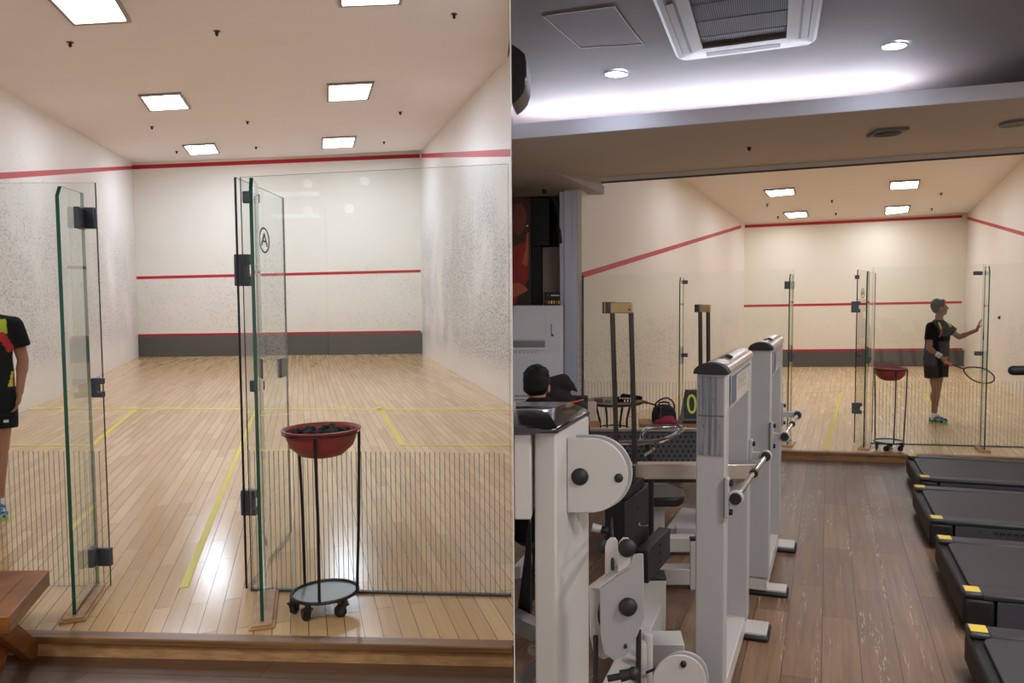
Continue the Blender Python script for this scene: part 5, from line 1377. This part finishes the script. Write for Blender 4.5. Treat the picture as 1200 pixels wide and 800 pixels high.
# ---- the seated person seen from behind
ps = V((-.366,4.5,GR)); lt = V((-.80,.60,0)); fw = V((.60,.80,0))
hw_ = lambda l, f, z: lt*l + fw*f + V((0,0,z))
J = dict(hip=hw_(0,-.02,.56), chest=hw_(0,0,.8), neck=hw_(0,.03,1.225), head=(.0,.12,1.295), look=(.06,.95,-.18),
  shL=hw_(.135,.05,1.145), elL=hw_(.15,.16,.74), wrL=hw_(.08,.36,.66), handL=[tuple(hw_(-.2,.9,-.2)),(0,0,-1),tuple(hw_(-1,0,0)),.5],
  shR=hw_(-.165,.05,1.145), elR=hw_(-.20,.14,.74), wrR=hw_(-.10,.36,.66), handR=[tuple(hw_(.2,.9,-.2)),(0,0,-1),tuple(hw_(1,0,0)),.5],
  hpL=hw_(.09,.02,.52), knL=(-.07,.42,.50), anL=(-.06,.44,.085), toeL=(-.06,.58,.03),
  hpR=hw_(-.09,.02,.52), knR=(.10,.42,.50), anR=(.09,.44,.085), toeR=(.09,.58,.03), sleeve=.7, shortlen=.8)
t = person('seated person with short black hair seen from behind, black shirt, behind the multi gym', ps, J, lt, fw, clampx=lambda Y: part_at(Y, GAP+.006).x)
b = MB()
for k, xx in enumerate((-.03,-.012,.006,.024)):
    q = V((xx+.03,-.062+abs(xx)*.2,1.20)); b.box(q, (.011,.006,.013), .1)
part('back_print', b, M['whitecloth'], t, label='small pale print below the collar')
b = MB(); b.lathe([(.001,.40),(.17,.40),(.18,.415),(.17,.43),(.001,.43)], n=24)
st_ = thing('round_stool', 'round black stool under the seated person', 'stool', (ps.x+.05, ps.y+.0, GR))
part('seat', b, M['blackpad'], st_)
for k in range(4):
    a = math.pi/4+k*math.pi/2; part('leg', MB().cyl((.11*math.cos(a),.11*math.sin(a),0),(.10*math.cos(a),.10*math.sin(a),.40),.012,8), M['blackmetal'], st_)
# ================================================================== LOBBY THINGS
def blob(pts, r, vox=.012, sm=3):
    b = MB()
    for (a, c, ra, rb_) in pts: b.cap(a, c, ra, rb_, 10)
    return remesh(b, vox, sm)
Yj = 5.75
t = thing('lobby_chair', 'dark chair holding the jacket and the bag, right of the seated person', 'chair', (P(664,500,Yj).x,Yj,GR))
xc = P(662,500,Yj).x
part('seat', MB().lo(xc-.19,xc+.19,Yj-.02,Yj+.38,.18,.21), M['blackpad'], t, True, bevel=.01)
part('backrest', MB().lo(xc-.17,xc+.17,Yj+.36,Yj+.39,.45,.80), M['blackpad'], t, True, bevel=.01)
for x in (xc-.17, xc+.14):
    for y in (Yj, Yj+.35): part('leg', MB().lo(x,x+.03,y,y+.03,GR,.18 if y == Yj else .45), M['blackmetal'], t, True)
Yk = Yj+.3
def Q(x,y,dy=0): return P(x,y,Yk+dy)
m_ = blob([(Q(645,450),Q(660,446),.06,.06),(Q(660,446),Q(668,452),.055,.04),(Q(667,450),Q(676,458,.02),.035,.012),(Q(650,462),Q(668,470),.075,.055),(Q(646,478),Q(668,484),.075,.06),(Q(668,466),Q(672,476),.03,.03)], 0)
m_.v = [V((q.x, Yk+(q.y-Yk)*.55, q.z)) for q in m_.v]
solo('jacket', m_, M['navyfab'], 'dark jacket draped over the chair back right of the seated person', 'jacket')
Yg = Yj+.12
m_ = blob([(P(667,478,Yg),P(681,476,Yg),.05,.05),(P(667,490,Yg),P(682,490,Yg),.065,.06),(P(668,500,Yg),P(682,502,Yg),.065,.065)], 0)
tb = thing('shoulder_bag', 'dark bag with orange piping beside the draped jacket', 'bag', P(675,505,Yg))
part('bag_body', m_, M['navy'], tb, True)
b = MB(); b.tube([P(664,486,Yg-.07),P(664.5,476,Yg-.07),P(669,471.5,Yg-.06),P(677,470,Yg-.05),P(684,468,Yg-.04)], .007, 6); part('piping', b, M['orangetrim'], tb, True)
# floor standing air conditioner
Ya = 8.75; x0, x1 = part_at(Ya,GAP+.004).x, P(658.5,400,Ya).x; ztop = zat(Ya,358)
t = thing('floor_air_conditioner', 'tall white floor standing air conditioner left of the pale column', 'air conditioner', (x0+.25,Ya,GR))
b = MB(); b.lo(x0,x1,Ya,Ya+.34,GR,ztop); part('body', b, M['acwhite'], t, True, bevel=.012)
b = MB(); b.lo(x0,P(639.5,380,Ya).x,Ya-.018,Ya-.001,zat(Ya,398.5),zat(Ya,368.5)); part('front_grille', b, M['acwhite'], t, True, bevel=.005)
b = MB(); b.lo(x0,P(638.5,380,Ya).x,Ya-.012,Ya-.001,zat(Ya,407),zat(Ya,399.5)); part('air_outlet', b, M['acgrey'], t, True)
b = MB(); b.lo(x0,P(640.5,380,Ya).x,Ya-.022,Ya-.001,zat(Ya,409.5),zat(Ya,407.2)); part('outlet_lip', b, M['whitecloth'], t, True)
b = MB(); b.lo(x0,P(646,380,Ya).x,Ya-.006,Ya-.001,zat(Ya,480),zat(Ya,417)); part('lower_door', b, M['acwhite'], t, True, bevel=.004)
b = MB()
for x in (604,609,614,619,624,628): q = P(x,412.5,Ya-.002); b.cyl(q, q+V((0,-.003,0)), .008, 8)
part('buttons', b, M['acgrey'], t, True)
b = MB()
for y in (463,467.5,472,476.5): b.lo(x0+.01,P(634,y,Ya).x,Ya-.012,Ya-.004,zat(Ya,y+1.2),zat(Ya,y))
part('lower_louvres', b, M['acgrey'], t, True)
b = MB(); q = P(646,387,Ya-.001); 
for k in range(5): b.box((q.x, Ya-.003, q.z+.06-k*.022), (.014,.004,.015))
b.box((q.x+.012, Ya-.003, q.z-.055), (.03,.004,.026)); part('side_marking', b, M['dgrey'], t, True)
# poster stand
Yq = 9.05; x0 = part_at(Yq,GAP+.004).x; xp = P(620.5,300,Yq).x
zb_, zt_ = zat(Yq,357.5), zat(Yq,232)
t = thing('poster_stand', 'tall dark stand showing a poster of an athlete in red, left of the column', 'poster', (x0+.08,Yq,GR))
b = MB(); b.lo(x0,P(641.5,360,Yq-.15).x,Yq-.12,Yq+.3,zat(Yq-.1,366),zat(Yq-.1,357.8)); part('shelf', b, M['black'], t, True)
b = MB(); b.lo(x0+.03,xp-.03,Yq+.02,Yq+.25,GR,zat(Yq-.1,366)); part('pedestal', b, M['dark'], t, True)
b = MB(); b.lo(x0,xp,Yq,Yq+.03,zb_,zt_); part('board', b, M['dark'], t, True)
b = MB(); b.lo(xp,xp+.012,Yq-.004,Yq+.034,zb_,zt_); part('metal_edge', b, M['dsteel'], t, True)
def pp_(name, pix, m, lift):
    b = MB(); pts = [P(x,y,Yq-.001) for x,y in pix]; pts = [V((max(q.x, x0+.001), Yq-.0012*lift, q.z)) for q in pts]
    b.prism(pts, (0,.0008,0)); return part(name, b, M[m], t, True, smooth=False)
M['poster_face'] = mat('poster face tone', (112,56,38), .5, var=.35, vs=22)
M['poster_skin'] = mat('poster skin tone', (176,92,52), .5, var=.3, vs=25)
M['poster_red'] = mat('poster red shirt', (150,34,34), .5, var=.25, vs=14)
M['poster_brown'] = mat('poster dark red brown', (74,34,28), .5, var=.5, vs=12)
pp_('poster_print', [(600,233),(619.5,233),(619.5,357),(600,357)], 'poster_brown', 1)
pp_('poster_print', [(600,290),(608,286),(619.5,283),(619.5,330),(613,340),(607,348),(604,357),(600,357)], 'poster_red', 2)
pp_('poster_print', [(603,240),(612,238),(617,250),(615,268),(608,276),(602,272),(600,260)], 'poster_face', 2)
pp_('poster_print', [(617,274),(619.5,272),(619.5,304),(617,312),(611.5,308),(616,292)], 'poster_skin', 3)
pp_('poster_print', [(600,332),(607,331),(615,335),(619,340),(612,344),(606,347),(600,348)], 'poster_skin', 4)
pp_('poster_print', [(607,348),(613,338),(619.5,326),(619.5,357),(606,357)], 'dark', 3)
b = MB(); q = P(617.8,264.5,Yq-.006); b.ball(q, .012); part('bright_stud', b, M['whitecloth'], t, True)
# dark cabinet and beige box behind it
Yc = 9.9
t = thing('wall_cabinet', 'tall black cabinet standing beside the poster', 'cabinet', (P(632,300,Yc).x,Yc,GR))
b = MB(); b.lo(P(614,300,Yc).x,P(644,260,Yc).x,Yc,Yc+.4,zat(Yc,288),zat(Yc,232)); part('upper_cupboard', b, M['blackmetal'], t, True, bevel=.006)
b = MB(); b.lo(P(614,300,Yc).x,P(634,300,Yc).x,Yc+.06,Yc+.4,GR,zat(Yc,288)); part('lower_cupboard', b, M['dark'], t, True)
t = thing('beige_cupboard', 'plain beige cupboard between black cabinet and pale column', 'cabinet', (P(646,300,Yc).x,Yc,GR))
b = MB(); b.lo(P(634.5,300,Yc).x+.01,P(658.5,300,Yc).x,Yc+.05,Yc+.4,GR,zat(Yc,289)); part('carcass', b, M['beige'], t, True, bevel=.006)
b = MB(); xm_ = P(646.5,300,Yc).x; b.lo(xm_-.11,xm_+.10,Yc+.035,Yc+.05,GR+.05,zat(Yc,294)); part('door', b, M['beige'], t, True, bevel=.004)
Ys = 8.98; 
t = thing('icon_sign', 'small black sign with a row of coloured icons on top of the white air conditioner', 'sign', (P(648,355,Ys).x,Ys,ztop))
xa, xb = P(637.5,350,Ys).x, P(656.5,350,Ys).x
b = MB(); b.lo(xa,xb,Ys,Ys+.012,ztop,zat(Ys,342)); part('board', b, M['black'], t, True)
cols = ['redcloth','neon','whitecloth','lime','orangetrim','neon']
for i, c_ in enumerate(cols):
    q = P(640.5+i*2.9,354,Ys-.001); b = MB(); b.lo(q.x-.008,q.x+.008,Ys-.003,Ys-.0005,q.z-.018,q.z+.018); part('icon', b, M[c_], t, True, smooth=False)
q = P(643,346,Ys-.001); b = MB(); b.lo(q.x-.012,q.x+.004,Ys-.003,Ys-.0005,q.z-.012,q.z+.012); part('logo_dot', b, M['redcloth'], t, True)
b = MB()
for k in range(5): q = P(646.5+k*2,346,Ys-.001); b.lo(q.x-.006,q.x+.006,Ys-.003,Ys-.0005,q.z-.008,q.z+.008)
part('sign_text', b, M['whitecloth'], t, True, smooth=False)
# light switch box and cable beside the column
b = MB(); q = P(652,285,10.3); b.lo(q.x-.09,q.x+.09,10.36,10.40,q.z-.05,q.z+.05)
b = MB(); b.tube([P(648,232,9.5),P(652,240,9.5),P(655,252,9.5),P(656,285,9.45)], .03, 8); solo('hanging_cable', b, M['black'], 'thick black cable curving down the left side of the pale column', 'cable')
# bar table
Yt = 7.85; tc = P(719,469.5,Yt); ztb = tc.z
t = thing('bar_table', 'round bar table with thin black legs and foot ring, by the glass', 'table', (tc.x,Yt,GR))
b = MB().lathe([(.001,ztb-.035),(.24,ztb-.035),(.298,ztb-.012),(.30,ztb),(.001,ztb)], (tc.x,Yt,0), 36); part('tabletop', b, M['bench_wood2'], t, True)
b = MB().lathe([(.299,ztb-.02),(.306,ztb-.02),(.306,ztb+.002),(.299,ztb+.002)], (tc.x,Yt,0), 36, closed=True); part('table_edge', b, M['black'], t, True)
for k in range(4):
    a = math.radians(25+90*k); d = V((math.cos(a), math.sin(a), 0)); c_ = V((tc.x,Yt,0))
    part('leg', MB().tube([c_+d*.20+V((0,0,ztb-.03)), c_+d*.155+V((0,0,ztb-.2)), c_+d*.145+V((0,0,.05)), c_+d*.19+V((0,0,GR))], .011, 8), M['blackmetal'], t, True)
zr = zat(Yt,501)
part('foot_ring', MB().tube([(tc.x+.158*math.cos(k*math.pi/16),Yt+.158*math.sin(k*math.pi/16),zr) for k in range(32)], .008, 8, closed=True), M['blackmetal'], t, True)
m_ = blob([(V((tc.x+.02,Yt-.05,ztb+.02)),V((tc.x+.22,Yt-.02,ztb+.03)),.03,.03),(V((tc.x+.10,Yt+.02,ztb+.045)),V((tc.x+.28,Yt+.0,ztb+.03)),.03,.022),(V((tc.x+.06,Yt-.1,ztb+.02)),V((tc.x+.18,Yt-.12,ztb+.018)),.018,.018)], 0, .01)
m_.v = [V((q.x,q.y,max(q.z,ztb+.001))) for q in m_.v]
t = thing('racket_bag', 'black cloth bag with white lettering lying on the bar table', 'bag', (tc.x+.14,Yt,ztb))
part('bag_body', m_, M['shirt'], t, True)
b = MB()
for k in range(6): b.box((tc.x+.065+k*.026, Yt-.091, ztb+.036), (.017,.006,.017))
for k in range(3): b.box((tc.x+.11+k*.03, Yt-.139, ztb+.018), (.012,.006,.022))
part('white_lettering', b, M['whitecloth'], t, True)
b = MB(); b.lo(tc.x-.20,tc.x-.11,Yt-.12,Yt-.06,ztb+.001,ztb+.035); solo('grey_box', b, M['dgrey'], 'small grey case on the bar table left of the cloth bag', 'case', bevel=.004)
M['teal'] = mat('teal plastic', (60,120,140), .5)
b = MB(); b.lo(tc.x-.09,tc.x-.02,Yt-.14,Yt-.09,ztb+.001,ztb+.03); solo('teal_box', b, M['teal'], 'small teal case on the bar table beside the grey case', 'case', bevel=.004)
# beige chair by the table
Yx = 7.3
t = thing('cafe_chair', 'beige round backed chair half hidden between bag and bar table', 'chair', (P(690,500,Yx).x,Yx,GR))
q0, q1 = P(683,474,Yx), P(699,502,Yx)
o = [(q0.x-.10,q1.z-.1),(q1.x,q1.z-.1),(q1.x,q0.z)] + [(q0.x-.10+.10*(1-math.sin(a)),q0.z-.10*(1-math.cos(a))) for a in [k*math.pi/12 for k in range(1,7)]]
b = MB(); b.prism([V((x,Yx+.2,z)) for x,z in o], (0,.03,0)); part('backrest', b, M['beige'], t, True, bevel=.006)
sz = zat(Yx,497)
part('seat', MB().lo(P(672,497,Yx).x,P(703,497,Yx).x,Yx-.2,Yx+.2,sz-.03,sz), M['bench_wood2'], t, True, bevel=.012)
for x in (P(675,497,Yx).x, P(700,497,Yx).x):
    for y in (Yx-.18,Yx+.16): part('leg', MB().cyl((x,y,sz-.03),(x,y,GR),.012,8), M['blackmetal'], t, True)
# bench with backpack, cloth, scoreboard, racket
Yw = 8.0; zw = zat(Yw,497.5); xa, xb = P(750.5,497,Yw).x, P(905,497,Yw).x
t = thing('wooden_bench', 'pale brown wooden bench under the backpack and scoreboard, before the glass', 'bench', ((xa+xb)/2,Yw+.2,GR))
part('seat_board', MB().lo(xa,xb,Yw,Yw+.40,zw-.075,zw), M['bench_wood2'], t, True, bevel=.006)
part('apron', MB().lo(xa+.03,xb-.03,Yw+.02,Yw+.05,zw-.16,zw-.075), M['bench_wood'], t, True)
for x in (xa+.05,xb-.13): 
    for y in (Yw+.04,Yw+.28): part('leg', MB().lo(x,x+.08,y,y+.08,GR,zw-.075), M['bench_wood'], t, True, bevel=.004)
Yz = Yw+.22
q = lambda x,y,dy=0: P(x,y,Yz+dy)
bx0, bx1, bz1 = q(764,480).x, q(792,480).x, q(778,474.5).z
bmx = (bx0+bx1)/2; hw2 = (bx1-bx0)/2; bh = bz1 - zw
t = thing('backpack', 'small dark backpack with top handle standing on the pale wooden bench', 'backpack', (bmx,Yz,zw))
o = [(-1,0),(1,0),(1,.45),(.86,.78),(.55,.97),(0,1.02),(-.55,.97),(-.86,.78),(-1,.45)]
b = MB(); b.prism([V((bmx+x*hw2,Yz-.07,zw+z*bh)) for x,z in o], (0,.15,0)); part('bag_body', b, M['navy'], t, True, bevel=.02)
b = MB(); b.prism([V((bmx+x*hw2*.72,Yz-.1,zw+.01+z*bh*.55)) for x,z in o], (0,.035,0)); part('front_pocket', b, M['navy'], t, True, bevel=.012)
b = MB(); b.tube([V((bmx-.06,Yz,zw+bh*.98)),V((bmx-.05,Yz,zw+bh*1.15)),V((bmx,Yz,zw+bh*1.2)),V((bmx+.05,Yz,zw+bh*1.15)),V((bmx+.06,Yz,zw+bh*.98))], .010, 8); part('top_handle', b, M['black'], t, True)
b = MB(); b.lo(bmx-.05,bmx-.035,Yz-.108,Yz-.06,zw+.02,zw+bh*.95); part('strap', b, M['dgrey'], t, True)
m_ = blob([(P(769,494,Yw+.06),P(779,492.5,Yw+.06),.022,.04),(P(778,492,Yw+.06),P(786,491,Yw+.06),.042,.042),(P(785,493,Yw+.06),P(795,495,Yw+.05),.035,.015)], 0, .009)
m_.v = [V((p.x,Yw+.07+(p.y-Yw-.07)*.9,max(p.z,zw+.001))) for p in m_.v]
solo('pink_cloth', m_, M['pink'], 'crumpled dusky pink cloth on the bench in front of the backpack', 'cloth')
racket('leaning_racket', 'racket with dark red grip propped behind the backpack on the bench', P(753.5,470.5,Yz+.10), V((bmx+.12,Yz+.105,zw+.11)), (.9,0,.5), 'maroon', V((bmx-.1,Yz+.1,zw)))
Yv = Yw+.18
xa, xb = P(798,490,Yv).x, P(862,490,Yv).x; zv0, zv1 = zw, zat(Yv,457)
t = thing('scoreboard', 'grey table top flip scoreboard showing yellow green digits, partly behind the white frame', 'scoreboard', ((xa+xb)/2,Yv,zw))
b = MB(); b.prism([V((x,y,z)) for x,y,z in ((xa-.03,Yv-.07,zv0),(xb+.03,Yv-.07,zv0),(xb-.02,Yv+.03,zv1),(xa+.05,Yv+.03,zv1))], (0,.02,0)); part('front_board', b, M['dgrey'], t, True)
b = MB(); b.prism([V((x,y,z)) for x,y,z in ((xa,Yv+.14,zv0),(xb,Yv+.14,zv0),(xb-.02,Yv+.05,zv1),(xa+.05,Yv+.05,zv1))], (0,.015,0)); part('rear_board', b, M['dgrey'], t, True)
b = MB(); b.lo(xa+.02,xb-.02,Yv-.10,Yv+.0,zv0,zv0+.02); part('foot_rail', b, M['black'], t, True)
for i, xx in enumerate((811,851)):
    q_ = P(xx,475,Yv-.05); Rr = Matrix.Rotation(math.radians(90)-math.atan2(.1, zv1-zv0), 3, 'X'); tilt = math.atan2(.1, zv1-zv0)
    Rm = Matrix.Rotation(-tilt,3,'X')
    c_ = V((q_.x, Yv-.07+.1*((q_.z-zv0)/(zv1-zv0))-.006, q_.z))
    b = MB(); b.box(c_, (.155,.008,.275), M=Rm); cd = part('digit_card', b, M['black'], t, True, bevel=.003)
    tm = textmesh('0', .30, .001); tm.v = [V((p.x*.78, 0, p.y*1.0)) + V((0,-p.z,0)) for p in tm.v]
    tm.v = [c_ + Rm @ (p + V((0,-.006,0))) for p in tm.v]; part('digit', tm, M['lime'], cd, True, smooth=False, label='yellow green zero')
    b = MB()
    for sx in (-.05,0,.05): b.tube([c_ + Rm @ V((sx+.016*math.cos(k),-.0,.14+.022*math.sin(k))) for k in [j*math.pi/5 for j in range(10)]], .005, 6, closed=True)
    part('binder_rings', b, M['black'], t, True)
# ================================================================== camera, light, render settings
cam = bpy.data.cameras.new('camera'); co = bpy.data.objects.new('camera', cam); C.objects.link(co)
co.location = (0, 0, CAMZ); co.rotation_euler = (math.pi/2 - PITCH, 0, 0)
cam.sensor_fit = 'HORIZONTAL'; cam.sensor_width = 36; cam.lens = 36*FPX/1200
cam.shift_x = (600-PPX)/1200; cam.shift_y = 0; cam.clip_end = 200; cam.clip_start = .05
sc = bpy.context.scene; sc.camera = co
sc.view_settings.view_transform = 'Standard'; sc.view_settings.look = 'None'; sc.view_settings.gamma = 1; sc.view_settings.use_curve_mapping = False
sc.view_settings.exposure = EXPO
def setem(m, s):
    for n in M[m].node_tree.nodes:
        if n.type == 'EMISSION': n.inputs[1].default_value = s
setem('panel_lit', 31); setem('panel2_lit', 25); setem('down_lit', 80); setem('cove_lit', 150)
def area(name, loc, sx, sy, power, col=(1,.97,.94)):
    l = bpy.data.lights.new(name, 'AREA'); l.shape = 'RECTANGLE'; l.size = sx; l.size_y = sy; l.energy = power; l.color = col
    o = bpy.data.objects.new(name, l); C.objects.link(o); o.location = loc; return o
# the gym's own ceiling lamps behind and above the viewer
for i, (x, y, z, p) in enumerate(((2.2,1.2,3.2,100),(4.8,2.0,3.35,100),(1.5,-1.8,3.1,90),(4.5,-1.8,3.3,90),(2.6,4.2,3.25,50),(5.2,4.6,3.4,50))):
    area('gym_ceiling_lamp', (x,y,z), .6, .6, p*.82)
for i, (x, y, z, p) in enumerate(((-3.4,1.2,3.68,50),(-1.6,.6,3.68,40),(-3.2,-1.8,3.68,30))):
    area('left_gym_ceiling_lamp', (x,y,z), .5, .5, p)
w = bpy.data.worlds.new('world'); sc.world = w; w.use_nodes = True
w.node_tree.nodes['Background'].inputs[0].default_value = (.5,.5,.52,1); w.node_tree.nodes['Background'].inputs[1].default_value = .15
cy = sc.cycles
cy.use_denoising = True; cy.max_bounces = 10; cy.diffuse_bounces = 5; cy.glossy_bounces = 4; cy.transparent_max_bounces = 40; cy.transmission_bounces = 6
cy.sample_clamp_indirect = 8; cy.caustics_reflective = False; cy.caustics_refractive = False
